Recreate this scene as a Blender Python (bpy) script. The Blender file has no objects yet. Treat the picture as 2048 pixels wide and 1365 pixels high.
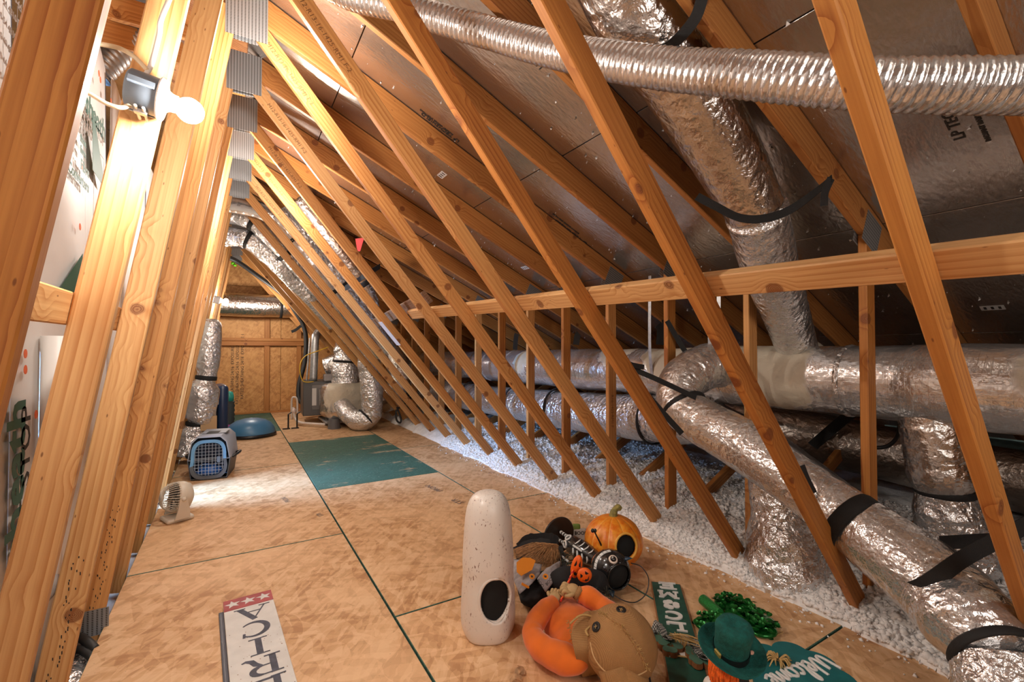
import bpy, bmesh, math, random
from mathutils import Vector, Matrix, noise
random.seed(7)
S = bpy.context.scene
COL = S.collection
V3 = Vector
# ---------------------------------------------------------------- camera
F_PX, YAW, PIT, EYE = 918.2, 0.5483, 0.0182, 1.30
cd = bpy.data.cameras.new('camera'); cam = bpy.data.objects.new('camera', cd); COL.objects.link(cam)
cam.location = (0, 0, EYE); cam.rotation_euler = (math.pi/2 + PIT, 0, -YAW)
cd.sensor_width = 36; cd.lens = 36*F_PX/2048; cd.clip_start = .02; S.camera = cam
# ---------------------------------------------------------------- light and exposure
S.view_settings.view_transform = 'Standard'; S.view_settings.look = 'None'
S.view_settings.gamma = 1; S.view_settings.use_curve_mapping = False
S.view_settings.exposure = 0.3
w = bpy.data.worlds.new('world'); S.world = w; w.use_nodes = True
w.node_tree.nodes['Background'].inputs[0].default_value = (.9, .8, .7, 1)
w.node_tree.nodes['Background'].inputs[1].default_value = .02
S.cycles.max_bounces = 6; S.cycles.diffuse_bounces = 4; S.cycles.glossy_bounces = 3; S.cycles.adaptive_threshold = .07; S.cycles.adaptive_min_samples = 20
S.cycles.sample_clamp_indirect = 5; S.cycles.caustics_reflective = False; S.cycles.caustics_refractive = False
S.cycles.blur_glossy = .6
def area(name, loc, target, sx, sy, power, color):
    l = bpy.data.lights.new(name, 'AREA'); l.shape = 'RECTANGLE'; l.size = sx; l.size_y = sy; l.energy = power; l.color = color
    o = bpy.data.objects.new(name, l); COL.objects.link(o); o.location = loc
    o.rotation_euler = (V3(target)-V3(loc)).to_track_quat('-Z', 'Y').to_euler(); return o
def fill_point(name, loc, power, color, r=.05):  # point light without a fixture, for added fill
    l = bpy.data.lights.new(name, 'POINT'); l.energy = power; l.color = color; l.shadow_soft_size = r
    o = bpy.data.objects.new(name, l); COL.objects.link(o); o.location = loc; return o
area('rear_fill_area', (.7, -1.9, 1.9), (1.3, 3.5, 1.2), 1.8, 1.5, 30, (1, .92, .84))  # unseen soft fill added behind the camera, no real hatch
area('doorway_daylight', (-2.0, 5.10, 1.25), (.4, 4.95, .1), 1.3, 1.3, 300, (.30, .56, 1))
fill_point('rear_fill_point', (.55, -1.0, 2.3), 14, (1, .90, .80), .08)  # added fill behind the camera, has no fixture
fill_point('near_fill_point', (.17, 2.55, 2.72), 30, (1, .92, .84), .06)  # unseen fill added to brighten the nearer webs
fill_point('far_fill_point', (.35, 9.3, 2.0), 42, (1, .90, .80), .06)  # added fill for the far end, apart from the visible bulb
fill_point('middle_fill_point', (.15, 4.3, 2.55), 58, (1, .91, .82), .06)  # added fill between the two visible bulbs, no fixture
# ---------------------------------------------------------------- picking places in the room
_f = V3((math.sin(YAW)*math.cos(PIT), math.cos(YAW)*math.cos(PIT), math.sin(PIT)))
_r = V3((math.cos(YAW), -math.sin(YAW), 0)); _u = _r.cross(_f)
def ray(u, v): return _r*((u-1024)/F_PX) - _u*((v-682.5)/F_PX) + _f
def at(u, v, X=None, Y=None, Z=None):
    d = ray(u, v)
    t = X/d.x if X is not None else (Y/d.y if Y is not None else (Z-EYE)/d.z)
    return V3((0, 0, EYE)) + d*t
def view(c):                                         # directions on a ball at c as seen from the eye
    d = (V3(c)-V3((0, 0, EYE))).normalized(); r = (_r-d*_r.dot(d)).normalized(); u = r.cross(d)
    return lambda x, y: (r*x+u*y-d*math.sqrt(max(0., 1-x*x-y*y))).normalized()
def fw(u, v, t): return V3((0, 0, EYE)) + ray(u, v)*t
# ---------------------------------------------------------------- node helpers
def mat(name):
    m = bpy.data.materials.new(name); m.use_nodes = True; nt = m.node_tree; nt.nodes.clear()
    out = nt.nodes.new('ShaderNodeOutputMaterial'); b = nt.nodes.new('ShaderNodeBsdfPrincipled')
    nt.links.new(b.outputs[0], out.inputs[0]); return m, nt, b
def nd(nt, typ, ins=None, **kw):
    n = nt.nodes.new('ShaderNode'+typ)
    for k, v in kw.items(): setattr(n, k, v)
    for k, v in (ins or {}).items():
        s = n.inputs[k]
        if isinstance(v, bpy.types.NodeSocket): nt.links.new(v, s)
        else: s.default_value = v
    return n
def mth(nt, op, a, b=None, c=None, clamp=False):
    d = {0: a}
    if b is not None: d[1] = b
    if c is not None: d[2] = c
    return nd(nt, 'Math', d, operation=op, use_clamp=clamp).outputs[0]
def rng(nt, v, a, b, c=0., d=1.): return nd(nt, 'MapRange', {0: v, 1: a, 2: b, 3: c, 4: d}, interpolation_type='SMOOTHSTEP').outputs[0]
def mixc(nt, f, a, b, mode='MIX'):
    n = nt.nodes.new('ShaderNodeMix'); n.data_type = 'RGBA'; n.blend_type = mode
    for i, v in ((0, f), (6, a), (7, b)):
        if isinstance(v, bpy.types.NodeSocket): nt.links.new(v, n.inputs[i])
        else: n.inputs[i].default_value = v if i == 0 else (*v[:3], 1)
    return n.outputs[2]
def ramp(nt, f, stops):
    n = nt.nodes.new('ShaderNodeValToRGB'); nt.links.new(f, n.inputs[0]); e = n.color_ramp.elements
    while len(e) < len(stops): e.new(.5)
    for i, (p, c) in enumerate(stops): e[i].position = p; e[i].color = (*c, 1)
    return n.outputs[0]
def mapv(nt, vec, sc, loc=(0, 0, 0), rot=(0, 0, 0)):
    return nd(nt, 'Mapping', {0: vec, 1: loc, 2: rot, 3: sc}).outputs[0]
def bump(nt, b, h, strength, dist):
    n = nd(nt, 'Bump', {'Strength': strength, 'Distance': dist, 'Height': h}); nt.links.new(n.outputs[0], b.inputs['Normal'])
def objc(nt, rand=True):
    tc = nt.nodes.new('ShaderNodeTexCoord').outputs['Object']
    if not rand: return tc, None
    r = nt.nodes.new('ShaderNodeObjectInfo').outputs['Random']
    off = nd(nt, 'CombineXYZ', {0: mth(nt, 'MULTIPLY', r, 31.), 1: mth(nt, 'MULTIPLY', r, 13.7), 2: mth(nt, 'MULTIPLY', r, 57.)}).outputs[0]
    return nd(nt, 'VectorMath', {0: tc, 1: off}, operation='ADD').outputs[0], r
def plain(name, col, rough=.6, metal=0., var=0., nsc=20., bmp=0., bsc=60., coat=0., sheen=0.):
    m, nt, b = mat(name); c, r = objc(nt, False)
    b.inputs['Roughness'].default_value = rough; b.inputs['Metallic'].default_value = metal
    b.inputs['Coat Weight'].default_value = coat; b.inputs['Sheen Weight'].default_value = sheen
    if var:
        n = nd(nt, 'TexNoise', {'Vector': c, 'Scale': nsc, 'Detail': 4.}).outputs[0]
        nt.links.new(mixc(nt, rng(nt, n, .3, .7), tuple(x*(1-var) for x in col), tuple(min(1, x*(1+var)) for x in col)), b.inputs[0])
    else: b.inputs[0].default_value = (*col, 1)
    if bmp: bump(nt, b, nd(nt, 'TexNoise', {'Vector': c, 'Scale': bsc, 'Detail': 3.}).outputs[0], bmp, .004)
    return m
def pine(name, light, late, red=(.17, .045, .014), rough=.55, gray=0.):
    m, nt, b = mat(name); c, r = objc(nt)
    sp = nd(nt, 'SeparateXYZ', {0: c})
    vor = nd(nt, 'TexVoronoi', {'Vector': c, 'Scale': 5.4, 'Randomness': 1.}); kd = vor.outputs['Distance']
    wob = nd(nt, 'TexNoise', {'Vector': c, 'Scale': 30., 'Detail': 2.}).outputs[0]
    kd = mth(nt, 'ADD', kd, mth(nt, 'MULTIPLY', mth(nt, 'SUBTRACT', wob, .5), .06))
    bul = rng(nt, kd, .03, .42, 1., 0.)
    y = mth(nt, 'ADD', sp.outputs[1], mth(nt, 'MULTIPLY', bul, .045))
    gv = nd(nt, 'CombineXYZ', {0: mth(nt, 'MULTIPLY', sp.outputs[0], .045), 1: y, 2: mth(nt, 'MULTIPLY', sp.outputs[2], .55)}).outputs[0]
    wv = nd(nt, 'TexWave', {'Vector': gv, 'Scale': 14., 'Distortion': 7., 'Detail': 2.5, 'Detail Scale': .55, 'Detail Roughness': .45}, wave_type='BANDS', bands_direction='Y', wave_profile='SAW').outputs['Fac']
    fine = nd(nt, 'TexNoise', {'Vector': mapv(nt, c, (3., 130., 130.)), 'Scale': 1., 'Detail': 3.}).outputs[0]
    big = nd(nt, 'TexNoise', {'Vector': mapv(nt, c, (1.3, 9., 9.)), 'Scale': 1., 'Detail': 2.}).outputs[0]
    g = mth(nt, 'MULTIPLY', mth(nt, 'POWER', wv, 2.2), rng(nt, big, .3, .62, .25, 1.))
    col = mixc(nt, g, light, late)
    col = mixc(nt, mth(nt, 'MULTIPLY', rng(nt, big, .5, .75), .35), col, tuple(x*.8 for x in late))
    col = mixc(nt, rng(nt, fine, .25, .75, .3, 0.), col, late, 'MULTIPLY')
    tone = mixc(nt, r, (1.0, 1.0, 1.0), (.80, .70, .60))
    col = mixc(nt, .8, col, tone, 'MULTIPLY')
    kn = rng(nt, kd, .12, .17, 1., 0.)
    kring = mth(nt, 'MULTIPLY', kn, rng(nt, mth(nt, 'SINE', mth(nt, 'MULTIPLY', kd, 260.)), -1., 1., .65, 1.))
    col = mixc(nt, mth(nt, 'MULTIPLY', kring, .9), col, red)
    small = nd(nt, 'TexVoronoi', {'Vector': mapv(nt, c, (9., 26., 26.)), 'Scale': 1.}).outputs['Distance']
    col = mixc(nt, rng(nt, small, .035, .08, .75, 0.), col, tuple(x*.8 for x in red))
    nt.links.new(col, b.inputs[0]); b.inputs['Roughness'].default_value = rough
    b.inputs['Specular IOR Level'].default_value = .35
    bump(nt, b, mth(nt, 'ADD', mth(nt, 'MULTIPLY', fine, .6), mth(nt, 'MULTIPLY', wv, -.3)), .25, .002)
    return m
def osb(name, dark, mid, light, dirt=.35, rot=.4, green=None):
    m, nt, b = mat(name); c, r = objc(nt)
    warp = nd(nt, 'TexNoise', {'Vector': c, 'Scale': 6., 'Detail': 2.}).outputs['Color']
    cc = nd(nt, 'VectorMath', {0: c, 1: nd(nt, 'VectorMath', {0: warp, 3: .05}, operation='SCALE').outputs[0]}, operation='ADD').outputs[0]
    vals = []
    for a, sx, sy in ((.35, 7., 30.), (1.35, 8., 26.), (-.8, 6., 24.), (2.2, 14., 52.)):
        vo = nd(nt, 'TexVoronoi', {'Vector': mapv(nt, mapv(nt, cc, (1, 1, 1), (0, 0, 0), (0, 0, a)), (sx, sy, 20.)), 'Scale': 1.}).outputs['Color']
        vals.append(nd(nt, 'SeparateColor', {0: vo}).outputs[0])
    s = mth(nt, 'MULTIPLY', mth(nt, 'ADD', mth(nt, 'ADD', vals[0], vals[1]), mth(nt, 'ADD', vals[2], vals[3])), .25)
    col = ramp(nt, s, [(.22, dark), (.47, mid), (.74, light)])
    pt = nd(nt, 'TexNoise', {'Vector': c, 'Scale': 1.6, 'Detail': 4.}).outputs[0]
    col = mixc(nt, rng(nt, pt, .42, .68, 0., .45), col, tuple(min(1, x*1.15) for x in light))
    dots = nd(nt, 'TexNoise', {'Vector': c, 'Scale': 95., 'Detail': 3.}).outputs[0]
    pd = nd(nt, 'TexNoise', {'Vector': c, 'Scale': 2.3, 'Detail': 2.}).outputs[0]
    col = mixc(nt, mth(nt, 'MULTIPLY', rng(nt, dots, .66, .74), mth(nt, 'MULTIPLY', rng(nt, pd, .4, .6), dirt)), col, (.10, .045, .02))
    if green:
        scr = nd(nt, 'TexNoise', {'Vector': mapv(nt, c, (1.2, 2.2, 1.), (3, 1, 0)), 'Scale': 2., 'Detail': 5., 'Roughness': .6}).outputs[0]
        col = mixc(nt, mth(nt, 'SUBTRACT', 1., rng(nt, scr, .60, .68, 0., .55)), col, mixc(nt, s, tuple(x*.75 for x in green), tuple(min(1, x*1.35) for x in green)))
        dust = nd(nt, 'TexNoise', {'Vector': c, 'Scale': 55., 'Detail': 2.}).outputs[0]
        col = mixc(nt, rng(nt, dust, .62, .74, 0., .5), col, (.5, .5, .45))
    nt.links.new(col, b.inputs[0]); b.inputs['Roughness'].default_value = .62
    bump(nt, b, s, .07, .002)
    return m
def foil(name, col, rough, wr=1., sc=1., spots=None, mastic=(.62, .54, .42), stretch=(1, 1, 1), metal=1., sbump=.6, scrim=0.):
    m, nt, b = mat(name); c, r = objc(nt, False)
    n1 = nd(nt, 'TexNoise', {'Vector': mapv(nt, c, tuple(9.*sc*x for x in stretch)), 'Scale': 1., 'Detail': 3., 'Roughness': .55, 'Distortion': .6}).outputs[0]
    n2 = nd(nt, 'TexVoronoi', {'Vector': mapv(nt, c, tuple(34.*sc*x for x in stretch)), 'Scale': 1.}, feature='SMOOTH_F1').outputs['Distance']
    n3 = nd(nt, 'TexNoise', {'Vector': mapv(nt, c, tuple(85.*sc*x for x in stretch)), 'Scale': 1., 'Detail': 2.}).outputs[0]
    h = mth(nt, 'ADD', mth(nt, 'MULTIPLY', n1, 1.6), mth(nt, 'ADD', mth(nt, 'MULTIPLY', n2, .7), mth(nt, 'MULTIPLY', n3, .35)))
    if scrim:
        sp = nd(nt, 'SeparateXYZ', {0: c})
        l = [rng(nt, mth(nt, 'ABSOLUTE', mth(nt, 'SUBTRACT', mth(nt, 'FRACT', mth(nt, 'MULTIPLY', sp.outputs[i], 42.)), .5)), .42, .5) for i in (1, 2)]
        h = mth(nt, 'ADD', h, mth(nt, 'MULTIPLY', mth(nt, 'ADD', l[0], l[1]), scrim))
    big = nd(nt, 'TexNoise', {'Vector': c, 'Scale': 3.5, 'Detail': 3.}).outputs[0]
    cc = mixc(nt, rng(nt, big, .3, .7), tuple(x*.86 for x in col), col)
    b.inputs['Metallic'].default_value = metal; b.inputs['Roughness'].default_value = rough
    if spots:
        mx = None
        for p, rad in spots:
            d = nd(nt, 'VectorMath', {0: c, 1: p}, operation='DISTANCE').outputs['Value']
            d = mth(nt, 'ADD', d, mth(nt, 'MULTIPLY', mth(nt, 'SUBTRACT', n1, .5), .22))
            k = rng(nt, d, rad-.03, rad+.03, 1., 0.); mx = k if mx is None else mth(nt, 'MAXIMUM', mx, k)
        cc = mixc(nt, mx, cc, mastic)
        nt.links.new(mth(nt, 'MULTIPLY', mth(nt, 'SUBTRACT', 1., mx), metal), b.inputs['Metallic'])
        nt.links.new(rng(nt, mx, 0., 1., rough, .7), b.inputs['Roughness'])
    nt.links.new(cc, b.inputs[0]); bump(nt, b, h, sbump*wr, .012)
    return m
def emit(name, col, s):
    m = bpy.data.materials.new(name); m.use_nodes = True; nt = m.node_tree; nt.nodes.clear()
    o = nt.nodes.new('ShaderNodeOutputMaterial'); e = nd(nt, 'Emission', {0: (*col, 1), 1: s}); nt.links.new(e.outputs[0], o.inputs[0]); return m
# ---------------------------------------------------------------- materials
PINE = pine('pine_lumber', (.74, .40, .145), (.47, .175, .042))
PINE_O = pine('pine_orange', (.62, .27, .065), (.36, .105, .018))
PINE_P = pine('pine_pale', (.80, .50, .23), (.58, .27, .085))
PINE_G = pine('weathered_lumber', (.33, .20, .13), (.20, .11, .065))
RAFT = pine('rafter_lumber', (.60, .28, .085), (.38, .13, .028))
OSB_F = osb('osb_floor', (.47, .235, .10), (.66, .38, .185), (.78, .51, .29))
OSB_W = osb('osb_wall', (.45, .19, .055), (.60, .29, .09), (.70, .37, .135), .2)
OSB_G = osb('osb_green', (.43, .22, .09), (.66, .40, .20), (.80, .55, .32), .3, green=(.045, .125, .092))
GREEN_E = plain('green_edge_paint', (.06, .14, .10), .7, var=.4, nsc=40)
SHEATH = foil('foil_sheathing', (.66, .60, .55), .27, .35, .8, stretch=(1, 2.6, 1), metal=.95, sbump=.4)
DARKW = plain('dark_wood', (.16, .075, .03), .8, var=.3, nsc=5)
FOIL = foil('crinkled_foil', (.86, .86, .87), .2, 1.7, .9, metal=.84, sbump=.85)
FOIL_S = foil('stretched_foil', (.84, .83, .83), .2, .9, 1.1, metal=.84, sbump=.75)
FOIL_B = foil('brown_foil', (.74, .70, .67), .25, .8, 1., sbump=.8)
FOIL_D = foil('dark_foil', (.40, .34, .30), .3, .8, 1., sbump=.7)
FOIL_R = foil('ribbed_foil', (.87, .86, .86), .22, .45, 1.2, metal=.86, sbump=.55)
MASTIC = plain('cream_mastic', (.62, .53, .41), .75, var=.16, nsc=9, bmp=.6, bsc=14)
GALV = plain('galvanised_steel', (.46, .47, .48), .42, .85, var=.15, nsc=30, bmp=.1)
STRAP = plain('black_webbing', (.009, .008, .008), .75, bmp=.3, bsc=180)
BLACK = plain('black_plastic', (.012, .012, .013), .35)
RUBBER = plain('black_rubber', (.02, .02, .02), .55)
INK = plain('black_ink', (.03, .025, .022), .7)
STAMP = plain('brown_stamp_ink', (.20, .085, .028), .7)
GREYINK = plain('grey_ink', (.26, .20, .16), .7)
BOARD = plain('white_board', (.74, .72, .70), .5, var=.05, nsc=3)
GREENINK = plain('green_ink', (.022, .105, .075), .6)
ORANGEINK = plain('orange_ink', (.75, .13, .03), .6)
def plate_mat():
    m, nt, b = mat('gusset_steel'); c, _ = objc(nt, False)
    w = nd(nt, 'TexWave', {'Vector': c, 'Scale': 19.}, bands_direction='X').outputs['Fac']; y = nd(nt, 'TexWave', {'Vector': c, 'Scale': 38.}, bands_direction='Y').outputs['Fac']
    k = mth(nt, 'MULTIPLY', rng(nt, w, .55, .75), rng(nt, y, .25, .5)); nt.links.new(mixc(nt, k, (.36, .365, .37), (.07, .065, .06)), b.inputs[0])
    b.inputs['Metallic'].default_value = .6; b.inputs['Roughness'].default_value = .5; bump(nt, b, k, -.6, .003); return m
PLATE = plate_mat()
BOXBLUE = plain('grey_blue_box', (.13, .16, .20), .45)
PORC = plain('white_porcelain', (.82, .80, .77), .25)
CABLE = plain('cream_cable', (.75, .62, .42), .5)
WCABLE = plain('white_cable', (.80, .78, .74), .45)
BULB = emit('glowing_bulb', (1, .92, .83), 620)
BULB2 = emit('glowing_far_bulb', (1, .87, .70), 600)
INSUL = plain('blown_insulation', (.90, .87, .85), .95, var=.06, nsc=30, bmp=1., bsc=55)
REDP = plain('red_plastic', (.55, .006, .006), .6)
# ---------------------------------------------------------------- object helpers
WM = {}
def link(o, M=None, parent=None):
    COL.objects.link(o); M = M or Matrix()
    WM[o] = M
    if parent is not None:
        o.parent = parent; o.matrix_parent_inverse = WM[parent].inverted()
    o.matrix_basis = M
    return o
def tag(o, label=None, cat=None, group=None, kind=None):
    for k, v in (('label', label), ('category', cat), ('group', group), ('kind', kind)):
        if v: o[k] = v
    return o
def thing(name, label, cat, loc=(0, 0, 0), group=None):
    o = bpy.data.objects.new(name, None); o.empty_display_size = .1
    link(o, Matrix.Translation(loc)); return tag(o, label, cat, group)
class G:                       # collects simple shapes into one mesh
    def __init__(s): s.v = []; s.f = []; s.mi = []
    def add(s, v, f, mi=0):
        n = len(s.v); s.v += [tuple(x) for x in v]; s.f += [tuple(i+n for i in q) for q in f]; s.mi += [mi]*len(f); return s
    def box(s, M, sx, sy, sz, ch=0., mi=0):     # frame M at the centre
        hx, hy, hz = sx/2, sy/2, sz/2
        if ch <= 0:
            v = [M @ V3((x, y, z)) for x in (-hx, hx) for y in (-hy, hy) for z in (-hz, hz)]
            return s.add(v, [(0, 1, 3, 2), (4, 6, 7, 5), (0, 4, 5, 1), (2, 3, 7, 6), (0, 2, 6, 4), (1, 5, 7, 3)], mi)
        bm = bmesh.new(); bmesh.ops.create_cube(bm, size=1)
        for q in bm.verts: q.co = V3((q.co.x*sx, q.co.y*sy, q.co.z*sz))
        bmesh.ops.bevel(bm, geom=list(bm.edges), offset=ch, segments=2 if ch > .01 else 1, profile=.5, affect='EDGES')
        bm.verts.index_update(); s.add([M @ q.co for q in bm.verts], [[q.index for q in f.verts] for f in bm.faces], mi); bm.free(); return s
    def tube(s, pts, rad, n=16, caps=True, smooth_n=0, fn=None, mi=0, flat=1., upv=None):
        pts = [V3(p) for p in pts]
        if not hasattr(rad, '__len__'): rad = [rad]*len(pts)
        if smooth_n: pts, rad = spline(pts, list(rad), smooth_n)
        m = len(pts); T = [(pts[min(i+1, m-1)]-pts[max(i-1, 0)]).normalized() for i in range(m)]
        a = upv or (V3((0, 0, 1)) if abs(T[0].z) < .9 else V3((1, 0, 0)))
        nrm = (a - T[0]*a.dot(T[0])).normalized(); L = 0; v = []
        for i in range(m):
            if i: L += (pts[i]-pts[i-1]).length
            nrm = (nrm - T[i]*nrm.dot(T[i])).normalized(); b = T[i].cross(nrm)
            for j in range(n):
                th = 2*math.pi*j/n; r = rad[i]
                if fn: r *= fn(L, th, pts[i])
                v.append(pts[i] + nrm*(r*math.cos(th)*flat) + b*(r*math.sin(th)))
        f = [(i*n+j, i*n+(j+1) % n, (i+1)*n+(j+1) % n, (i+1)*n+j) for i in range(m-1) for j in range(n)]
        if caps: f += [tuple(range(n-1, -1, -1)), tuple((m-1)*n+j for j in range(n))]
        return s.add(v, f, mi)
    def prism(s, poly, M, h, mi=0):             # outline in the xy plane of M, raised by h along z
        n = len(poly); v = [M @ V3((x, y, 0)) for x, y in poly] + [M @ V3((x, y, h)) for x, y in poly]
        return s.add(v, [tuple(range(n-1, -1, -1)), tuple(range(n, 2*n))] + [(i, (i+1) % n, n+(i+1) % n, n+i) for i in range(n)], mi)
    def lathe(s, prof, M, n=32, fn=None, mi=0):
        v = []; m = len(prof)
        for r, z in prof:
            for j in range(n):
                th = 2*math.pi*j/n; k = fn(th, z) if fn else 1
                v.append(M @ V3((r*k*math.cos(th), r*k*math.sin(th), z)))
        return s.add(v, [(i*n+j, i*n+(j+1) % n, (i+1)*n+(j+1) % n, (i+1)*n+j) for i in range(m-1) for j in range(n)], mi)
    def ball(s, c, r, M=None, n=20, mi=0, fn=None):
        r = r if hasattr(r, '__len__') else (r, r, r); M = M or Matrix(); c = V3(c); v = []; m = n//2+1
        for i in range(m):
            ph = math.pi*(i/(m-1)-.5); ph = max(-1.5607, min(1.5607, ph))
            for j in range(n):
                th = 2*math.pi*j/n; k = fn(th, ph) if fn else 1
                v.append(c + M @ V3((r[0]*k*math.cos(ph)*math.cos(th), r[1]*k*math.cos(ph)*math.sin(th), r[2]*k*math.sin(ph))))
        f = [(i*n+j, i*n+(j+1) % n, (i+1)*n+(j+1) % n, (i+1)*n+j) for i in range(m-1) for j in range(n)]
        return s.add(v, f + [tuple(range(n-1, -1, -1)), tuple((m-1)*n+j for j in range(n))], mi)
    def build(s, name, mats, parent=None, smooth=False, M=None):
        us = sorted(set(k for q in s.f for k in q)); ix = {k: i for i, k in enumerate(us)}
        me = bpy.data.meshes.new(name); me.from_pydata([s.v[k] for k in us], [], [tuple(ix[k] for k in q) for q in s.f])
        for q in (mats if isinstance(mats, (list, tuple)) else [mats]): me.materials.append(q)
        if any(s.mi): me.polygons.foreach_set('material_index', s.mi)
        if smooth:
            me.polygons.foreach_set('use_smooth', [True]*len(me.polygons))
            if smooth == 'a': me.set_sharp_from_angle(angle=math.radians(40))
        me.update(); o = bpy.data.objects.new(name, me); return link(o, M, parent)
def spline(P, R, n):
    Q = []; RR = []; m = len(P)
    for i in range(m-1):
        p0, p1, p2, p3 = P[max(i-1, 0)], P[i], P[i+1], P[min(i+2, m-1)]
        for k in range(n):
            t = k/n; t2 = t*t; t3 = t2*t
            Q.append(.5*((2*p1) + (p2-p0)*t + (2*p0-5*p1+4*p2-p3)*t2 + (3*p1-p0-3*p2+p3)*t3)); RR.append(R[i]+(R[i+1]-R[i])*(3*t2-2*t3))
    return Q+[P[-1]], RR+[R[-1]]
def frame(o, x, y=None, z=None):                # right-handed frame from an axis and a hint
    x = V3(x).normalized()
    if y is not None: z = x.cross(V3(y)).normalized(); y = z.cross(x)
    else: y = V3(z).cross(x).normalized(); z = x.cross(y)
    M = Matrix((x, y, z)).transposed().to_4x4(); M.translation = V3(o); return M
def T(x, y, z, rz=0., ry=0., rx=0.):
    return Matrix.Translation((x, y, z)) @ Matrix.Rotation(rz, 4, 'Z') @ Matrix.Rotation(ry, 4, 'Y') @ Matrix.Rotation(rx, 4, 'X')
_lc = {}
def lumber(name, p0, p1, wdir, w, t, m, parent=None):
    p0, p1 = V3(p0), V3(p1); L = round((p1-p0).length, 3); key = (L, w, t, m.name)
    if key not in _lc:
        g = G(); c = min(.004, t*.12); hw, ht = w/2, t/2
        sec = [(-hw+c, -ht), (hw-c, -ht), (hw, -ht+c), (hw, ht-c), (hw-c, ht), (-hw+c, ht), (-hw, ht-c), (-hw, -ht+c)]
        g.add([(x, a, b) for x in (0, L) for a, b in sec], [(7, 6, 5, 4, 3, 2, 1, 0), tuple(range(8, 16))] + [(i, (i+1) % 8, 8+(i+1) % 8, 8+i) for i in range(8)])
        me = bpy.data.meshes.new(name); me.from_pydata(g.v, [], g.f); me.materials.append(m); _lc[key] = me
    return link(bpy.data.objects.new(name, _lc[key]), frame(p0, p1-p0, wdir), parent)
def text(name, body, size, M, m, parent=None, align='LEFT', h=.0006, shear=0., spacing=1., bold=0.):
    c = bpy.data.curves.new(name, 'FONT'); c.body = body; c.size = size; c.extrude = h; c.align_x = align; c.align_y = 'CENTER'
    c.resolution_u = 2; c.shear = shear; c.space_character = spacing; c.offset = bold
    t = bpy.data.objects.new('tmp', c); COL.objects.link(t)
    me = bpy.data.meshes.new_from_object(t.evaluated_get(bpy.context.evaluated_depsgraph_get()))
    bpy.data.objects.remove(t); bpy.data.curves.remove(c); me.materials.clear(); me.materials.append(m)
    return link(bpy.data.objects.new(name, me), M, parent)
def strap(g, pts, width, wdir, th=.003, n=6):
    pts = [V3(p) for p in pts]
    if n and len(pts) > 2: pts, _ = spline(pts, [0]*len(pts), n)
    wd = V3(wdir).normalized(); v = []; m = len(pts)
    for i in range(m):
        t = (pts[min(i+1, m-1)]-pts[max(i-1, 0)]).normalized(); a = (wd-t*wd.dot(t)).normalized(); b = t.cross(a)
        for p, q in ((-1, -1), (1, -1), (1, 1), (-1, 1)): v.append(pts[i]+a*(p*width/2)+b*(q*th/2))
    f = [(i*4+j, i*4+(j+1) % 4, i*4+4+(j+1) % 4, i*4+4+j) for i in range(m-1) for j in range(4)]
    return g.add(v, f+[(3, 2, 1, 0), tuple((m-1)*4+j for j in range(4))])
def nz(p, s=1.): return noise.noise(V3(p)*s)
def hole(g, c, axis, ru, rv, up=(0, 0, 1), near=.5, mi=None):   # opens an oval hole in a shell and rounds its edge
    c = V3(c); ax = V3(axis).normalized(); u = V3(up).cross(ax).normalized(); vv = ax.cross(u)
    def loc(p): d = V3(p)-c; return d.dot(u)/ru, d.dot(vv)/rv, d.dot(ax)
    keep = []; cut = set()
    for i, q in enumerate(g.f):
        m = sum((V3(g.v[k]) for k in q), V3())/len(q); a, b, d = loc(m)
        if a*a+b*b < 1 and d > -near: cut.update(q)
        else: keep.append(i)
    g.f = [g.f[i] for i in keep]; g.mi = [g.mi[i] for i in keep]
    used = set(k for q in g.f for k in q)
    for k in cut & used:
        a, b, d = loc(g.v[k]); l = math.hypot(a, b) or 1
        g.v[k] = tuple(V3(g.v[k]) + u*(ru*(a/l-a)) + vv*(rv*(b/l-b)))
    return u, vv
def solid(o, t):
    md = o.modifiers.new('shell', 'SOLIDIFY'); md.thickness = t; md.offset = -1; return o
# ---------------------------------------------------------------- roof and truss lines
def zr(X): return 3.32-.475*X if X > .066 else 3.32-.475*(.132-X)    # underside of the roof sheathing
def zb(X): return zr(X)-.17                                         # underside of the rafters
def ty(k): return 1.04+.61*k
def xl(Z): return -.553+.167*Z                                      # left web
def xr(Z): return 2.658-.8314*Z                                     # right web
YB, YF = 10.72, -2.6
# ---------------------------------------------------------------- setting
floor = G().box(T(1.95, (YB+YF)/2, -.17), 10.2, YB-YF+.2, .1).build('floor', DARKW); tag(floor, kind='structure')
xs = [-.504, .687, 1.884, 2.47]
ys = [[-1.3, 1.05, 3.41, 5.77, 8.2, YB-.03], [-2.5, -.15, 2.22, 4.576, 7.09, 9.4, YB-.03], [-1.3, 1.05, 3.41, 5.9, 8.3, YB-.03]]
for c in range(3):
    for i in range(len(ys[c])-1):
        gr = (c, i) in ((1, 3), (0, 4)); sx = xs[c+1]-xs[c]-.008; sy = ys[c][i+1]-ys[c][i]-.008; jy = .02*nz((c*3.1, i*7.7, 0))
        cx, cy = (xs[c]+xs[c+1])/2, (ys[c][i]+ys[c][i+1])/2
        g = G().box(T(0, 0, -.011), sx, sy, .022, .0025)
        for k, f in enumerate(g.f):
            if not (max(V3(g.v[q]).z for q in f) == min(V3(g.v[q]).z for q in f)): g.mi[k] = 1
        o = g.build('floor_panel', [OSB_G if gr else OSB_F, GREEN_E], floor, M=T(cx, cy, .002*nz((c, i, 5))))
        if gr: o['label'] = 'green painted floor panel'
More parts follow.
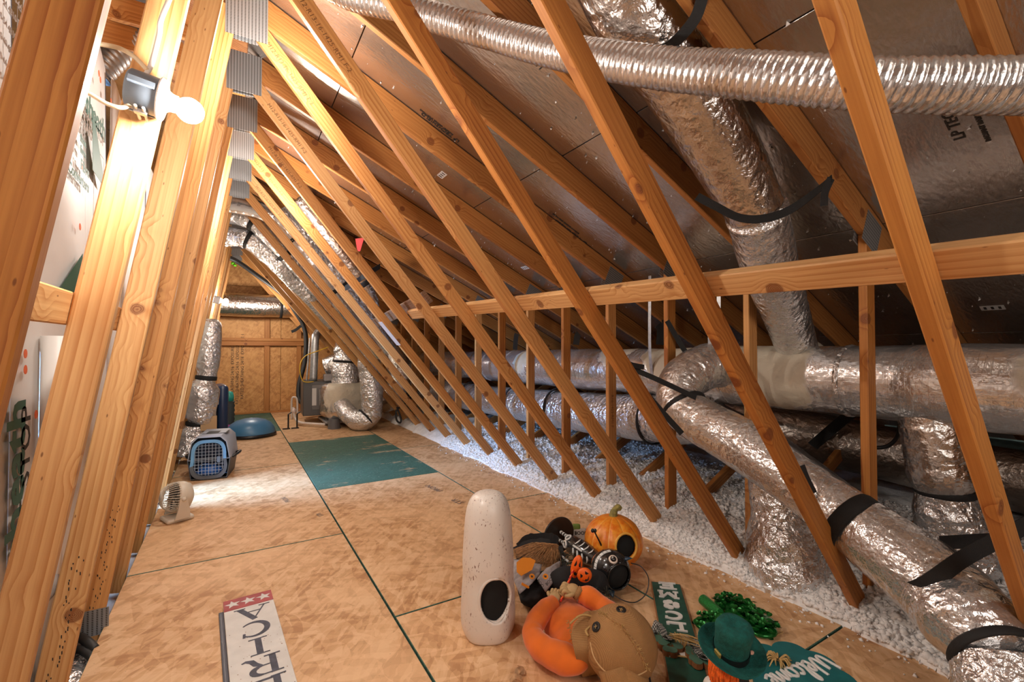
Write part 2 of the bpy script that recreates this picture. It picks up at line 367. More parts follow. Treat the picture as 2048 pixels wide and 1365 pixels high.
for body, u, v, s in (('FROI', 990, 1058, .10), ('STR', 915, 1003, .085), ('PRON', 868, 977, .085), ('STR', 660, 940, .06), ('PRON', 572, 1000, .06), ('STR', 640, 1030, .05)):
    p = at(u, v, Z=.003); text('panel_print', body, s, T(p.x, p.y, .0032, 1.75), GREYINK, floor, 'CENTER', .0003)
# ceiling: foil faced sheathing boards on both slopes
sl = math.atan(.475)
def roofM(X, Y, off=0.): 
    n = V3((math.sin(sl), 0, math.cos(sl))); return frame(V3((X, Y, zr(X)))+n*off, V3((-math.cos(sl), 0, math.sin(sl))), V3((0, 1, 0)))
ceil = G()
nrm = V3((math.sin(sl), 0, math.cos(sl)))
ceil.box(frame(V3((3.5, (YB+YF)/2, zr(3.5)))+nrm*.035, (-math.cos(sl), 0, math.sin(sl)), (0, 1, 0)), 7.75, YB-YF, .03)
ceil = tag(ceil.build('ceiling', DARKW), kind='structure')
xs_r = [.07, .596, 1.735, 2.88, 4.03, 5.18, 6.33, 6.95]
for r in range(len(xs_r)-1):
    a, b = xs_r[r], xs_r[r+1]; y = YF-(.0 if r % 2 else 1.22)
    while y < YB:
        y0, y1 = max(y, YF), min(y+2.44, YB); y += 2.44
        if y1-y0 < .1: continue
        L = (b-a)/math.cos(sl)
        G().box(Matrix.Translation((0, 0, 0)), L-.006, y1-y0-.006, .012, .001).build('sheathing_panel', SHEATH, ceil, M=frame(V3(((a+b)/2, (y0+y1)/2, zr((a+b)/2)))+nrm*.006, (-math.cos(sl), 0, math.sin(sl)), (0, 1, 0)))
nl = V3((-math.sin(sl), 0, math.cos(sl)))
cl = G().box(frame((-1.55, (YB+YF)/2, 3.84), (1, 0, -.32), (0, 1, 0)), 3.6, YB-YF, .03).build('ceiling_left', RAFT); tag(cl, kind='structure')
def roof_print(body, size, u, v, m=INK, parent=ceil):
    d = ray(u, v); t = (3.32-EYE)/(d.z+.475*d.x); p = V3((0, 0, EYE))+d*t
    M = frame(p-nrm*.0015, (-math.cos(sl), 0, math.sin(sl)), (0, 1, 0), None)
    return text('sheathing_print', body, size, frame(p-nrm*.0022, (-math.cos(sl), 0, math.sin(sl)), (0, 1, 0)), m, parent, 'LEFT', .0004, bold=.0008)
for u, v, s in ((918, 284, .042), (1172, 488, .05), (1085, 136, .045), (1922, 278, .052), (960, 590, .045)):
    M = roof_print('LP TECHSHIELD', s, u, v)
for k in range(5):
    for u, v in ((880, 232), (1140, 440), (1945, 240)): 
        d = ray(u+k*7*(1+(u > 1900)), v-k*5*(1-2*(u > 1900)*0)); 
for u, v, s in ((866, 250, .018), (1118, 448, .02), (1938, 262, .022)):
    roof_print('RADIANT BARRIER SHEATHING', s, u+40, v+20)
for u, v in ((884, 350), (1050, 536), (1985, 616)):
    d = ray(u, v); t = (3.32-EYE)/(d.z+.475*d.x); p = V3((0, 0, EYE))+d*t
    st = G().box(Matrix(), .05, .10, .001).build('sheathing_sticker', BOARD, ceil, M=frame(p-nrm*.001, (-math.cos(sl), 0, math.sin(sl)), (0, 1, 0)))
    for q in (-.03, 0, .03): G().box(Matrix(), .03, .012, .0006).build('sticker_print', INK, st, M=frame(p-nrm*.0018+V3((0, q, 0)), (-math.cos(sl), 0, math.sin(sl)), (0, 1, 0)))
fl = G()
rf = random.Random(3)
for i in range(2200):
    X = .3+5.2*rf.random()**.9; Y = -1+9*rf.random()**1.3; r = .0022+.009*rf.random()**3; M = Matrix.Rotation(rf.random()*6, 3, (rf.random(), rf.random(), 1))
    p = V3((X, Y, zr(X)-r*.7)); fl.add([p+M@V3((r*a, r*b, r*c*.6)) for a, b, c in ((1, 0, -.3), (-.5, .9, -.3), (-.6, -.8, -.3), (.2, .1, 1.2))], [(0, 1, 2), (0, 3, 1), (1, 3, 2), (2, 3, 0)])
o = fl.build('insulation_flecks', INSUL, ceil); o['kind'] = 'stuff'
# back gable wall
wb = G().box(T(1.95, YB+.05, 2.1), 10.2, .06, 4.6).build('wall_back', DARKW); tag(wb, kind='structure')
for i, (x0, x1) in enumerate(((-1.25, -.32), (-.32, .88), (.88, 2.1), (2.1, 3.3), (3.3, 4.5))):
    for z0, z1 in ((0, 1.36), (1.36, 2.58), (2.58, 3.4)):
        G().box(Matrix(), x1-x0-.006, z1-z0-.006, .012, .001).build('sheathing_panel', OSB_W, wb, M=frame(((x0+x1)/2, YB, (z0+z1)/2), (1, 0, 0), (0, 0, 1)))
for x in (-.28, .62, 1.22, 1.83, 2.44, -.9):
    lumber('wall_stud', (x, YB-.05, 0), (x, YB-.05, min(3.1, zr(x)-.1)), (1, 0, 0), .089 if x != .62 else .1, .038, RAFT, wb)
for z, h in ((1.50, .06), (1.42, .09), (.02, .04), (1.98, .089)):
    lumber('wall_plate', (-1.2, YB-.075, z), (3.2, YB-.075, z), (0, 0, 1), h, .038, RAFT, wb)
for i in range(3):
    text('wall_print', 'RATED SHEATHING 24/16  EXPOSURE 1', .075, frame((.02+.085*i, YB-.008, .1+.1*i), (0, 0, 1), (-1, 0, 0)), INK, wb, h=.0005)
wf = G().box(T(1.95, YF-.05, 2.1), 10.2, .06, 4.6).build('wall_front', OSB_W); tag(wf, kind='structure')
wr = G().box(T(6.9, (YB+YF)/2, .3), .06, YB-YF, 1.).build('wall_right', DARKW); tag(wr, kind='structure')
wo = G().box(T(-3.2, (YB+YF)/2, 2.), .06, YB-YF, 4.6).build('wall_outer', DARKW); tag(wo, kind='structure')
# upright draft-stop boards behind the left webs
wl = bpy.data.objects.new('wall_left', None); link(wl); tag(wl, kind='structure')
XW = -.605; lax = V3((0, 0, 1))
def lw(Y, s, off=0.): return V3((XW+off, Y, s))       # s = height on the board
def wat(u, v): p = at(u, v, X=XW); return p.y, p.z
for i, (y0, y1, top) in enumerate(((-.6, .88, 2.8), (.88, 2.10, 2.86), (2.10, 3.42, 3.0), (3.42, 4.72, 2.9), (5.3, 6.5, 2.9), (6.5, 7.7, 2.9), (7.7, 8.9, 2.9), (8.9, 10.1, 2.9))):
    n = 15; m = 9; g = G(); v = []
    for a in range(n):
        for b in range(m):
            s = -.05+(top+.05)*a/(n-1); y = y0+.003+(y1-y0-.006)*b/(m-1)
            if a == n-1: s += .05*nz((y*3, 1.7, i))-.5*max(0, b/(m-1)-.8)-.4*max(0, .12-b/(m-1))
            v.append(lw(y, s, .05*max(0, a/(n-1)-.5)*math.sin(b/(m-1)*3.0+i)))
    g.add(v, [(a*m+b, a*m+b+1, (a+1)*m+b+1, (a+1)*m+b) for a in range(n-1) for b in range(m-1)])
    solid(g.build('draft_stop_panel', BOARD, wl, True), .004)
G().box(frame(lw(5.01, 2.25), (0, 1, 0), lax), .57, 1.2, .004).build('draft_stop_panel', BOARD, wl)
for y in (4.70, 5.33): lumber('door_jamb', (XW+.005, y, 0), (XW+.005, y, 1.66), (1, 0, 0), .10, .03, PINE_P, wl)
def wprint(name, body, size, uv, m, up=False, align='RIGHT', bold=.001):
    Y, s = wat(*uv); M = frame(lw(Y, s, .016), lax, (0, -1, 0)) if up else frame(lw(Y, s, .016), (0, 1, 0), lax)
    return text(name, body, size, M, m, wl, align, .0004, bold=bold)
wprint('board_print', 'Thermo-sheath', .20, (22, 800), GREENINK, True, bold=.006)
wprint('board_print', 'DRAFT STOP', .115, (40, 812), INK, True, bold=.002)
wprint('board_print', 'Thermo-sheath', .15, (203, 268), GREENINK, bold=.005)
wprint('board_print', 'DRAFT STOP', .075, (200, 286), GREYINK)
wprint('board_print', 'REFLECTIVE BARRIER', .075, (189, 292), GREYINK)
wprint('board_print', 'ftree\nfarm', .05, (163, 300), GREENINK, bold=.002)
wprint('board_print', 'Fibre\nConverters', .07, (169, 362), GREENINK, bold=.002)
wprint('board_print', '1910-54\n\n1910-64\n\n4810-54\n\n4810-60\n\n4810-66\n\n6010-54', .03, (28, 70), GREYINK)
Y, s = wat(176, 212); g = G(); g.prism([(0, 0), (.30, -.32), (.02, -.30)], frame(lw(Y, s, .016), (0, 1, 0), lax), .001); g.build('board_print', GREENINK, wl)
Y, s = wat(90, 604); g = G(); g.prism([(0, 0), (.42, 0), (.42, .26)], frame(lw(Y, s, .016), (0, 1, 0), lax), .001); g.build('board_print', GREENINK, wl)
for uv in ((180, 310), (20, 40)):
    Y, s = wat(*uv)
    for a, b, c, d in ((0, -.2, .003, .5), (.2, -.2, .003, .5), (.1, .05, .2, .003), (.1, -.06, .2, .003), (.1, -.45, .2, .003)): G().box(frame(lw(Y+a, s+b, .016), (0, 1, 0), lax), c, d, .001).build('table_line', GREYINK, wl)
for uv in ((190, 145), (193, 158), (215, 201), (155, 331), (151, 453), (38, 708), (38, 740), (60, 830), (207, 640)):
    G().lathe([(.016, 0), (.016, .001), (.0001, .0012)], frame(lw(*wat(*uv), .015), (0, 1, 0), lax), 10).build('board_mark', ORANGEINK, wl)
# ---------------------------------------------------------------- trusses
TL = {-1: 'roof truss nearest to the big slanting foil duct, web crossing its lower end',
 0: 'roof truss just in front of the lamp one, with a wide dark left web',
 1: 'roof truss whose left web carries the lit lamp box',
 2: 'roof truss next behind the lamp one, dark streaks on its pale left web'}
ordn = ['second', 'third', 'fourth', 'fifth', 'sixth', 'seventh', 'eighth', 'ninth', 'tenth', 'eleventh', 'twelfth', 'thirteenth', 'fourteenth']
for i in range(3, 16): TL[i] = 'pine roof truss, %s in line behind the lamp one' % ordn[i-3]
HW = .089; TH = .038; TR = {}
for k in range(-1, 16):
    Y = ty(k); t = thing('roof_truss', TL[k], 'truss', (.066, Y, 0), 'roof trusses along the attic'); TR[k] = t
    lm = {0: PINE_O, 1: PINE_P, 2: PINE_P}.get(k, PINE if k % 2 else PINE_P); rm = [PINE, PINE_P, PINE][k % 3] if k > 1 else PINE_O
    d = V3((1, 0, -.475)).normalized(); n = V3((.475, 0, 1)).normalized()
    a = V3((.07, Y, zb(.07)))+n*.077; lumber('rafter', a, a+d*7.2, n, .15, TH, RAFT, t)
    wl_ = lumber('left_web', (xl(-.1), Y, -.1), (xl(3.14), Y, 3.14), (1, 0, 0), .089, TH, lm, t)
    if k == 0: wl_['label'] = 'darker left web with a sawn pale edge'
    wr_ = lumber('right_web', (xr(-.09), Y, -.09), (xr(3.06), Y, 3.06), (-1, 0, -.8), .089, TH, rm, t)
    lumber('upright_web', (2.73, Y, -.1), (2.73, Y, zb(2.73)+.02), (1, 0, 0), .089, TH, PINE if k % 2 else PINE_O, t)
    lumber('brace_web', (2.8, Y, .03), (4.70, Y, .93), (-.4, 0, 1), .089, TH, RAFT, t)
    for s in (-1, 1):
        yy = Y+s*(TH/2+.001)
        G().box(Matrix(), .20, .26, .0016).build('gusset_plate', PLATE, t, M=frame((.055, yy, 3.12), (1, 0, 0), (0, 0, 1)))
        G().box(Matrix(), .17, .17, .0016).build('gusset_plate', PLATE, t, M=frame((2.75, yy, zb(2.73)+.035), n, -d))
        if s < 0:
            G().box(Matrix(), .20, .07, .0016).build('gusset_plate', PLATE, t, M=frame((2.66, yy, -.015), (1, 0, 0), (0, 0, 1)))
            if k == 3: G().box(Matrix(), .10, .12, .0016).build('gusset_plate', PLATE, t, M=frame((-.53, yy, .03), (1, 0, 0), (0, 0, 1)))
    dr = V3((.8314, 0, -1)).normalized(); ur = V3((1, 0, .8314)).normalized()
    if k in (2, 3, 4, 5, 6, 7):
        z = 3.0-.05*(k % 3)
        text('lumber_stamp', 'M12-R13-16-1425-RM1 F-2', .033, frame((xr(z)-.012, Y-TH/2-.0012, z), dr, ur), STAMP, wr_, 'LEFT', .0003)
    if k in (1, 2, 3):
        text('lumber_stamp', 'R16-1425-RM1 F', .04, frame((2.725, Y-TH/2-.0012, .92), (0, 0, -1), (1, 0, 0)), STAMP, t, 'LEFT', .0003)
    if k in (2, 3):
        rs = random.Random(k); g = G()
        for i in range(40):
            z = .06+.5*i/40; g.box(T(xl(z)+rs.choice((-.012, .0, .012))+rs.uniform(-.003, .003), Y-TH/2-.0008, z+rs.uniform(-.01, .01)), .003, .001, rs.uniform(.004, .012))
        g.build('lumber_stamp', INK, wl_)
# continuous braces
def brace(name, label, a, b, off, m=PINE, w=.089, wd=None):
    return tag(lumber(name, a, b, wd, w, .038, m), label, 'board')
ur = V3((1, 0, .8314)).normalized(); dr = V3((.8314, 0, -1)).normalized()
def pur(Y, Z): return V3((xr(Z), Y, Z))+ur*(.0445+.020)
brace('brace_board', 'long pale two by four running along behind the slanting webs on the insulation side', pur(-.25, 1.455), pur(4.05, 1.58), 0, PINE_P, wd=dr)
brace('loose_board', 'grey weathered board lying tilted on the far end of the long brace', pur(3.55, 1.66)+ur*.04, pur(6.2, 1.50)+ur*.03, 0, PINE_G, .11, dr)
lx = V3((.167, 0, 1)).normalized()
brace('brace_board', 'short two by four brace across the back of the left webs below the lamp', V3((xl(1.41)-.0445-.021, .62, 1.40)), V3((xl(1.41)-.0445-.021, 2.50, 1.42)), 0, PINE_P, wd=lx)
tg = tag(G().box(frame(pur(4.6, 1.50)-ur*.13, dr, (0, 1, 0)), .30, .13, .003).build('paper_tag', plain('grey_paper', (.50, .38, .32), .7)), 'grey paper tag stapled to a far web near the tilted board', 'tag')
# ---------------------------------------------------------------- blown insulation
ri = random.Random(11)
def zi(X, Y):
    e = 2.45+.05*nz((Y*2.2, 3, 1))+.03*nz((Y*7, 1, 9)); d = X-e
    if d < 0: return None
    h = .19*(1-math.exp(-d*4.2))+.018
    return h*(1+.25*nz((X*2.1, Y*2.1, 0)))+.022*nz((X*7, Y*7, 2))*min(1, d*9)+.016*nz((X*19, Y*19, 4))*min(1, d*9)+.010*nz((X*47, Y*47, 4))*min(1, d*9)
g = G(); idx = {}
def strip(x0, x1, y0, y1, st):
    nx = int((x1-x0)/st); ny = int((y1-y0)/st); V = {}
    for i in range(nx+1):
        for j in range(ny+1):
            X = x0+i*st; Y = y0+j*st; z = zi(X, Y)
            if z is None: z = -.03
            V[i, j] = len(g.v); g.v.append((X+.004*nz((X*60, Y*60, 7)), Y, z))
    for i in range(nx):
        for j in range(ny):
            if g.v[V[i, j]][2] < -.02 and g.v[V[i+1, j+1]][2] < -.02: continue
            g.f.append((V[i, j], V[i+1, j], V[i+1, j+1], V[i, j+1])); g.mi.append(0)
strip(2.38, 3.3, -.4, 4.2, .014); strip(2.38, 3.32, 4.18, 10.7, .03); strip(3.28, 6.7, -1., 10.7, .05)
def tuft(X, Y, z, r):
    M = Matrix.Rotation(ri.random()*6.28, 3, (ri.random()-.5, ri.random()-.5, ri.random()-.5+.01))
    q = [M@V3(a)*r*(.55+.9*ri.random()) for a in OCT]
    g.add([V3((X, Y, z))+V3((a.x, a.y, a.z*.8)) for a in q], OCF)
OCT = [(1, 0, 0), (-1, 0, 0), (0, 1, 0), (0, -1, 0), (0, 0, 1), (0, 0, -1)]
OCF = [(0, 2, 4), (2, 1, 4), (1, 3, 4), (3, 0, 4), (2, 0, 5), (1, 2, 5), (3, 1, 5), (0, 3, 5)]
for i in range(36000):
    Y = -.3+6.2*ri.random()**1.5; X = 2.42+1.6*ri.random()**1.7; z = zi(X, Y)
    if z is not None: tuft(X, Y, z+.004, .005+.017*ri.random()**2)
for i in range(500):
    Y = -.2+6*ri.random()**1.4; X = 2.45-.16*ri.random()**2.2; tuft(X, Y, .004, .003+.009*ri.random()**2)
ins = g.build('blown_insulation', INSUL, None, True); tag(ins, 'fluffy white loose insulation heaped beyond the floor edge', 'insulation', kind='stuff')
# ---------------------------------------------------------------- ducts
def wr(a=.03, s=6., a2=.018, s2=24., ring=0., rl=.04, sag=0.):
    def f(L, th, p):
        k = 1+a*nz(p, s)+a2*nz((p.x*s2, p.y*s2, p.z*s2))
        if ring: k += ring*abs(math.sin(math.pi*L/rl+th*.5))
        return k
    return f
def duct(name, label, pts, rad, m, n=28, sn=14, fn=None, parent=None, cat='duct', group=None, flat=1.):
    o = G().tube(pts, rad, n, True, sn, fn or wr(), flat=flat).build(name, m, parent, True)
    return tag(o, label, cat, group) if parent is None else o
def belt(parent, c, t, r, wdt=.045, name='duct_band', m=None):
    t = V3(t).normalized(); g = G().tube([V3(c)-t*wdt/2, V3(c)-t*wdt*.3, V3(c)+t*wdt*.3, V3(c)+t*wdt/2], [r*.98, r*1.02, r*1.02, r*.98], 28, False, 0)
    return solid(g.build(name, m or STRAP, parent, True), .004)
# main trunk along the insulation
TRF = foil('trunk_foil', (.85, .84, .84), .2, .7, .9, metal=.84, spots=[((3.0, .2, 1.15), .36), ((3.0, 1.72, 1.26), .30), ((2.95, 1.6, 1.10), .22), ((3.02, 2.5, 1.30), .26), ((3.0, 2.2, 1.28), .24), ((3.05, 3.1, 1.30), .2), ((2.98, 4.6, 1.15), .16)], scrim=.05, sbump=.6)
tr = thing('trunk_duct', 'largest foil trunk duct running level behind the uprights, smeared with cream mastic', 'duct', (3.12, 1.5, 0))
G().tube([(3.12, y, 1.115-.012*max(0, y-2)) for y in [-.9, -.3, .2, .5, .52, .9, 1.4, 1.9, 2.6, 3.4, 4.4, 5.4, 6.4, 7.4, 8.2]], [.225, .225, .225, .222, .208]+[.206]*10, 40, True, 9, wr(.05, 3.2, .014, 20)).build('duct_sleeve', TRF, tr, True)
for y in (1.27, 2.0, 3.9, 5.0, 5.6): belt(tr, (3.12, y, 1.115-.012*max(0, y-2)), (0, 1, 0), .209, .03, 'seam_band', FOIL)
g = G()
for y in (1.98, 2.6, 2.05): strap(g, [(2.93, y, 1.06), (2.90, y, 1.3), (2.905, y, 1.9 if y > 2.5 else 1.75)], .03, (0, 1, 0), .002)
g.build('hanger_strip', GALV, tr)
lt = thing('lower_duct', 'second foil duct hung level beneath the large mastic trunk, ringed by black straps', 'duct', (3.08, 3.2, 0))
G().tube([(2.98, 2.1, .80), (3.05, 2.45, .74), (3.08, 2.9, .70), (3.08, 3.6, .66), (3.08, 4.4, .63), (3.08, 5.4, .60), (3.08, 6.6, .58), (3.08, 8.2, .58)], [.17, .195, .2, .2, .2, .2, .2, .2], 34, True, 16, wr(.05, 4, .02, 26)).build('duct_sleeve', FOIL, lt, True)
for y in (2.72, 4.05, 4.9, 6.2): belt(lt, (3.08, y, .70-.03*max(0, y-2.9)), (.0, 1, -.03), .208, .035)
# large slanting flex duct
sd = thing('slanting_flex_duct', 'big foil flex duct curling off the trunk and slanting down behind the webs', 'duct', (2.45, 1.3, 0))
SP_ = [(3.06, 2.02, 1.16), (2.84, 2.00, 1.19), (2.60, 2.03, 1.10), (2.47, 1.98, .96), (2.45, 1.82, .87), (2.47, 1.53, .755), (2.46, 1.14, .57), fw(1850, 1155, 1.86), fw(1935, 1242, 1.68), fw(1990, 1312, 1.57)]
G().tube(SP_, [.15, .155, .15, .135, .14, .145, .135, .158, .152, .12], 36, True, 44, wr(.05, 4., .03, 18, .007, .03)).build('duct_sleeve', FOIL_S, sd, True)
belt(sd, (2.462, 1.93, .93), (-.1, -.55, -.55), .145, .035); belt(sd, (2.44, 1.0, .50), (-.1, -.8, -.42), .147, .07); belt(sd, SP_[-1]*.97+SP_[-2]*.03, V3(SP_[-1])-V3(SP_[-2]), .133, .035)
G().tube([SP_[-1], SP_[-1]+V3((-.06, -.06, -.12)), SP_[-1]+V3((-.05, -.12, -.30))], [.125, .15, .19], 30, True, 10, wr(.07, 8, .04, 24)).build('boot_skirt', FOIL, sd, True)
# duct coming down from the roof
rd = thing('roof_duct', 'foil wrapped duct dropping from the roof boards into the cream smeared trunk', 'duct', (2.1, 1.3, 0))
RP = [fw(1215, -90, 1.72), fw(1290, 50, 1.84), fw(1400, 222, 2.02), fw(1462, 330, 2.12), fw(1512, 424, 2.2), fw(1541, 540, 2.5), fw(1572, 630, 2.78), fw(1598, 712, 3.0)]
G().tube(RP[:5], [.165, .165, .155, .145, .128], 34, True, 16, wr(.06, 4, .022, 25)).build('upper_sleeve', FOIL_B, rd, True)
G().tube(RP[4:], [.135, .14, .128, .115], 34, True, 16, wr(.05, 5, .03, 26)).build('lower_sleeve', FOIL, rd, True)
G().tube([RP[-1]+V3((-.02, .0, .07)), RP[-1]+V3((.0, 0, .01)), RP[-1]+V3((.02, 0, -.1))], [.115, .15, .2], 30, True, 8, wr(.08, 7, .03, 20)).build('mastic_collar', MASTIC, rd, True)
# thin ribbed flex duct across the roof
fd = duct('ribbed_flex_duct', 'thin ribbed silver flex duct sweeping across under the rafters', [fw(640, -40, 2.1), fw(700, -8, 2.05), fw(800, 14, 2.0), fw(950, 58, 1.95), fw(1100, 99, 1.84), fw(1300, 134, 1.62), fw(1500, 151, 1.42), fw(1700, 166, 1.29), fw(1900, 172, 1.22), fw(2120, 172, 1.17)],
     [.055, .055, .055, .059, .063, .065, .065, .066, .066, .066], FOIL_R, 22, 110, wr(.02, 6, .015, 30, .075, .024))
# drops from the trunk
d1 = thing('duct_boot', 'short crumpled foil boot standing in the insulation under the slanting duct', 'duct', (2.80, 1.43, 0))
G().tube([(2.74, 1.5, .62), (2.72, 1.47, .47), (2.71, 1.45, .36), (2.70, 1.43, .22), (2.69, 1.41, .06), (2.70, 1.4, -.04)], [.15, .165, .17, .205, .235, .22], 34, True, 14, wr(.07, 6, .035, 20)).build('duct_sleeve', FOIL, d1, True)
d2 = thing('drop_duct', 'upright foil duct falling from the trunk into insulation, tied with a black strap', 'duct', (3.12, .86, 0))
G().tube([(3.12, .92, .98), (3.12, .90, .85), (3.13, .88, .66), (3.14, .87, .57)], [.14, .137, .142, .115], 30, True, 14, wr(.05, 6, .03, 26)).build('upper_sleeve', FOIL_B, d2, True)
G().tube([(3.14, .87, .57), (3.16, .86, .45), (3.18, .84, .28), (3.18, .82, .05)], [.115, .145, .165, .16], 30, True, 14, wr(.07, 6, .04, 22)).build('lower_sleeve', FOIL, d2, True)
belt(d2, (3.14, .87, .57), (0, 0, 1), .122, .04)
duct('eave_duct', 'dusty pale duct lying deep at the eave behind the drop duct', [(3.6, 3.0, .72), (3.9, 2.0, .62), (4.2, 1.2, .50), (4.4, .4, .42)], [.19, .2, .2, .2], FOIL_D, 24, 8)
duct('eave_duct', 'dark foil duct passing behind the slanting flex duct toward the eave', [(3.3, 2.25, .75), (3.1, 1.75, .62), (3.0, 1.45, .50), (3.02, 1.2, .34)], [.12, .13, .13, .12], FOIL_S, 24, 8)
tag(G().tube([fw(1800, 835, 3.0), fw(1796, 870, 2.95), fw(1775, 893, 2.9), fw(1740, 896, 2.95)], .012, 8, True, 8).build('black_hose', RUBBER, None, True), 'curved black hose below the trunk beside the drop duct', 'hose')
TEAL = plain('teal_board', (.22, .36, .36), .5, var=.5, nsc=7)  # eave daylight on green-blue painted boards put into this pale teal
for i, (a, b) in enumerate(((2.0, 3.6), (.15, 1.85))):
    tag(G().box(frame((5.35, (a+b)/2, .52), (0, 1, 0), d), b-a, .34, .012).build('eave_board', TEAL), ('green blue painted board tinted pale with eave daylight, behind the slanting duct', 'green blue painted board tinted pale with eave daylight, behind the drop duct')[i], 'board')
# straps
def straptag(label, *runs):
    g = G()
    for r in runs: strap(g, *r)
    return tag(g.build('hanging_strap', STRAP, None, 'a'), label, 'strap', 'black webbing straps')
straptag('black strap wrapped round the top of the roof duct', ([fw(1318, 100, 1.80), fw(1345, 88, 1.70), fw(1385, 45, 1.62), fw(1402, 5, 1.58), fw(1412, -50, 1.55)], .04, _f.cross(V3((.5, 0, .8)))))
straptag('black strap slung under the roof duct between two rafters, one end hanging', ([fw(1394, 393, 2.0), fw(1430, 412, 1.98), fw(1480, 436, 1.98), fw(1530, 437, 1.98), fw(1580, 420, 1.98), fw(1630, 385, 1.93), fw(1664, 356, 1.86)], .036, (.3, -.1, 1)), ([fw(1662, 357, 1.86), fw(1650, 385, 1.86), fw(1648, 412, 1.87)], .03, _r))
straptag('pair of black straps from a slanting web to the flex duct elbow', ([fw(1246, 722, 2.72), fw(1262, 736, 2.74), fw(1320, 762, 2.74), fw(1392, 796, 2.76)], .032, (.2, .2, 1)), ([fw(1254, 742, 2.72), fw(1310, 808, 2.74), fw(1364, 868, 2.72)], .034, _r), ([fw(1244, 712, 2.70), fw(1258, 728, 2.70), fw(1288, 735, 2.74)], .03, (0, 0, 1)))
straptag('thin black straps hung from the long brace down to the mastic trunk', ([fw(1326, 640, 3.4), fw(1340, 690, 3.45), fw(1354, 742, 3.45)], .022, _r), ([fw(1334, 642, 3.3), fw(1375, 710, 3.3), fw(1412, 748, 3.3), fw(1424, 775, 3.3)], .036, _r))
straptag('wide black strap slung round the slanting duct by the nearest web', ([fw(1818, 1184, 1.80), fw(1850, 1172, 1.72), fw(1920, 1122, 1.68), fw(1985, 1086, 1.70), fw(2055, 1050, 1.72)], .062, (-.35, .3, 1)), ([fw(1880, 1086, 1.9), fw(1930, 1084, 1.88), fw(1990, 1082, 1.8)], .055, (0, 0, 1)))
straptag('black strap pinned to the slanting web where the flex duct narrows', ([fw(1597, 934, 2.1), fw(1607, 960, 2.1), fw(1622, 990, 2.1)], .06, _r))
straptag('black strap slanting beneath the trunk between two uprights', ([fw(1705, 825, 3.35), fw(1665, 858, 3.35), fw(1625, 893, 3.35)], .075, (.6, 0, .8)))
straptag('black strap stub by the drop duct waist', ([fw(1884, 965, 2.9), fw(1930, 958, 2.85), fw(1950, 950, 2.8)], .05, (0, 0, 1)))
straptag('black strap end showing above the trunk behind the brace', ([fw(1030, 700, 5.0), fw(1032, 675, 5.0), fw(1034, 668, 5.0)], .05, _r))
straptag('short black strap above the trunk left of two thin hanging straps', ([fw(1152, 690, 4.4), fw(1155, 672, 4.4), fw(1158, 668, 4.4)], .06, _r))
straptag('dark strap block at the rafter foot above the trunk, sticker beside it', ([fw(1320, 690, 3.9), fw(1322, 660, 3.9), fw(1316, 650, 3.9)], .07, _r))
# black wires and loops
# ---------------------------------------------------------------- lamp on the left web
bx = V3((.985, 0, -.17)).normalized()
L0 = at(288, 186, Y=ty(1)-.085); La = frame(L0, bx, (0, 1, 0))
lp = thing('ceiling_lamp', 'lit bulb in a porcelain holder on a grey blue box by the left webs', 'lamp', L0)
Rz = La @ Matrix.Rotation(math.pi/2, 4, 'Y')                       # lathe axis along the lamp axis
jb = G().lathe([(.001, -.035), (.046, -.035), (.050, -.030), (.051, .030), (.051, .034)], Rz, 28).build('junction_box', BOXBLUE, lp, 'a')
for a in (2.2, 4.6, .6): G().box(Rz @ T(.050*math.cos(a), .050*math.sin(a), 0, a), .012, .02, .062, .003).build('box_rib', BOXBLUE, jb)
nl_ = G().tube([La@V3((-.005, -.03, -.052)), La@V3((-.005, .045, -.056))], .004, 8).tube([La@V3((.012, -.03, -.052)), La@V3((.012, .045, -.056))], .004, 8).box(La@T(.003, 0, -.054), .03, .02, .012, .002).build('nail_clip', GALV, jb)
G().lathe([(.001, .034), (.056, .034), (.058, .038), (.055, .046), (.030, .052), (.024, .062), (.023, .074), (.019, .076), (.001, .076)], Rz, 32).build('lamp_holder', PORC, lp, 'a')
G().lathe([(.0165, .074), (.017, .079), (.0165, .081)], Rz, 20).build('socket_ring', BLACK, lp, True)
sock = Rz@V3((0, 0, .078)); bd = (at(404, 233, Y=ty(1)-.20)-sock).normalized(); Mb = frame(sock, bd, (0, 1, 0)) @ Matrix.Rotation(math.pi/2, 4, 'Y')
G().lathe([(.015, 0), (.016, .012), (.017, .024), (.022, .038), (.029, .052), (.0325, .068), (.031, .082), (.024, .094), (.012, .101), (.0005, .103)], Mb, 24).build('bulb', BULB, lp, True)
cw = thing('lamp_wiring', 'white and cream cables running to the lamp box over the left webs', 'cable', L0)
G().tube([L0+V3((.0, .0, .045)), at(302, 130, Y=ty(1)-.06), at(318, 70, Y=ty(1)-.05), at(322, 40, Y=ty(1)-.05), at(338, 0, Y=ty(1)-.05), at(352, -40, Y=ty(1)-.04)], .0075, 10, True, 10, flat=.6).build('supply_cable', WCABLE, cw, True)
G().tube([at(296, 142, Y=ty(1)-.07), at(270, 115, Y=ty(1)-.055), at(240, 97, Y=ty(1)-.06), at(200, 88, Y=ty(1)-.09), at(160, 80, Y=ty(1)-.09)], .006, 10, True, 10).build('upper_loop', CABLE, cw, True)
G().tube([at(268, 205, Y=ty(1)-.085), at(245, 215, Y=ty(1)-.1), at(215, 208, Y=ty(1)-.1), at(180, 188, Y=ty(1)-.1), at(150, 172, Y=ty(1)-.1)], .0055, 10, True, 10).build('lower_loop', CABLE, cw, True)
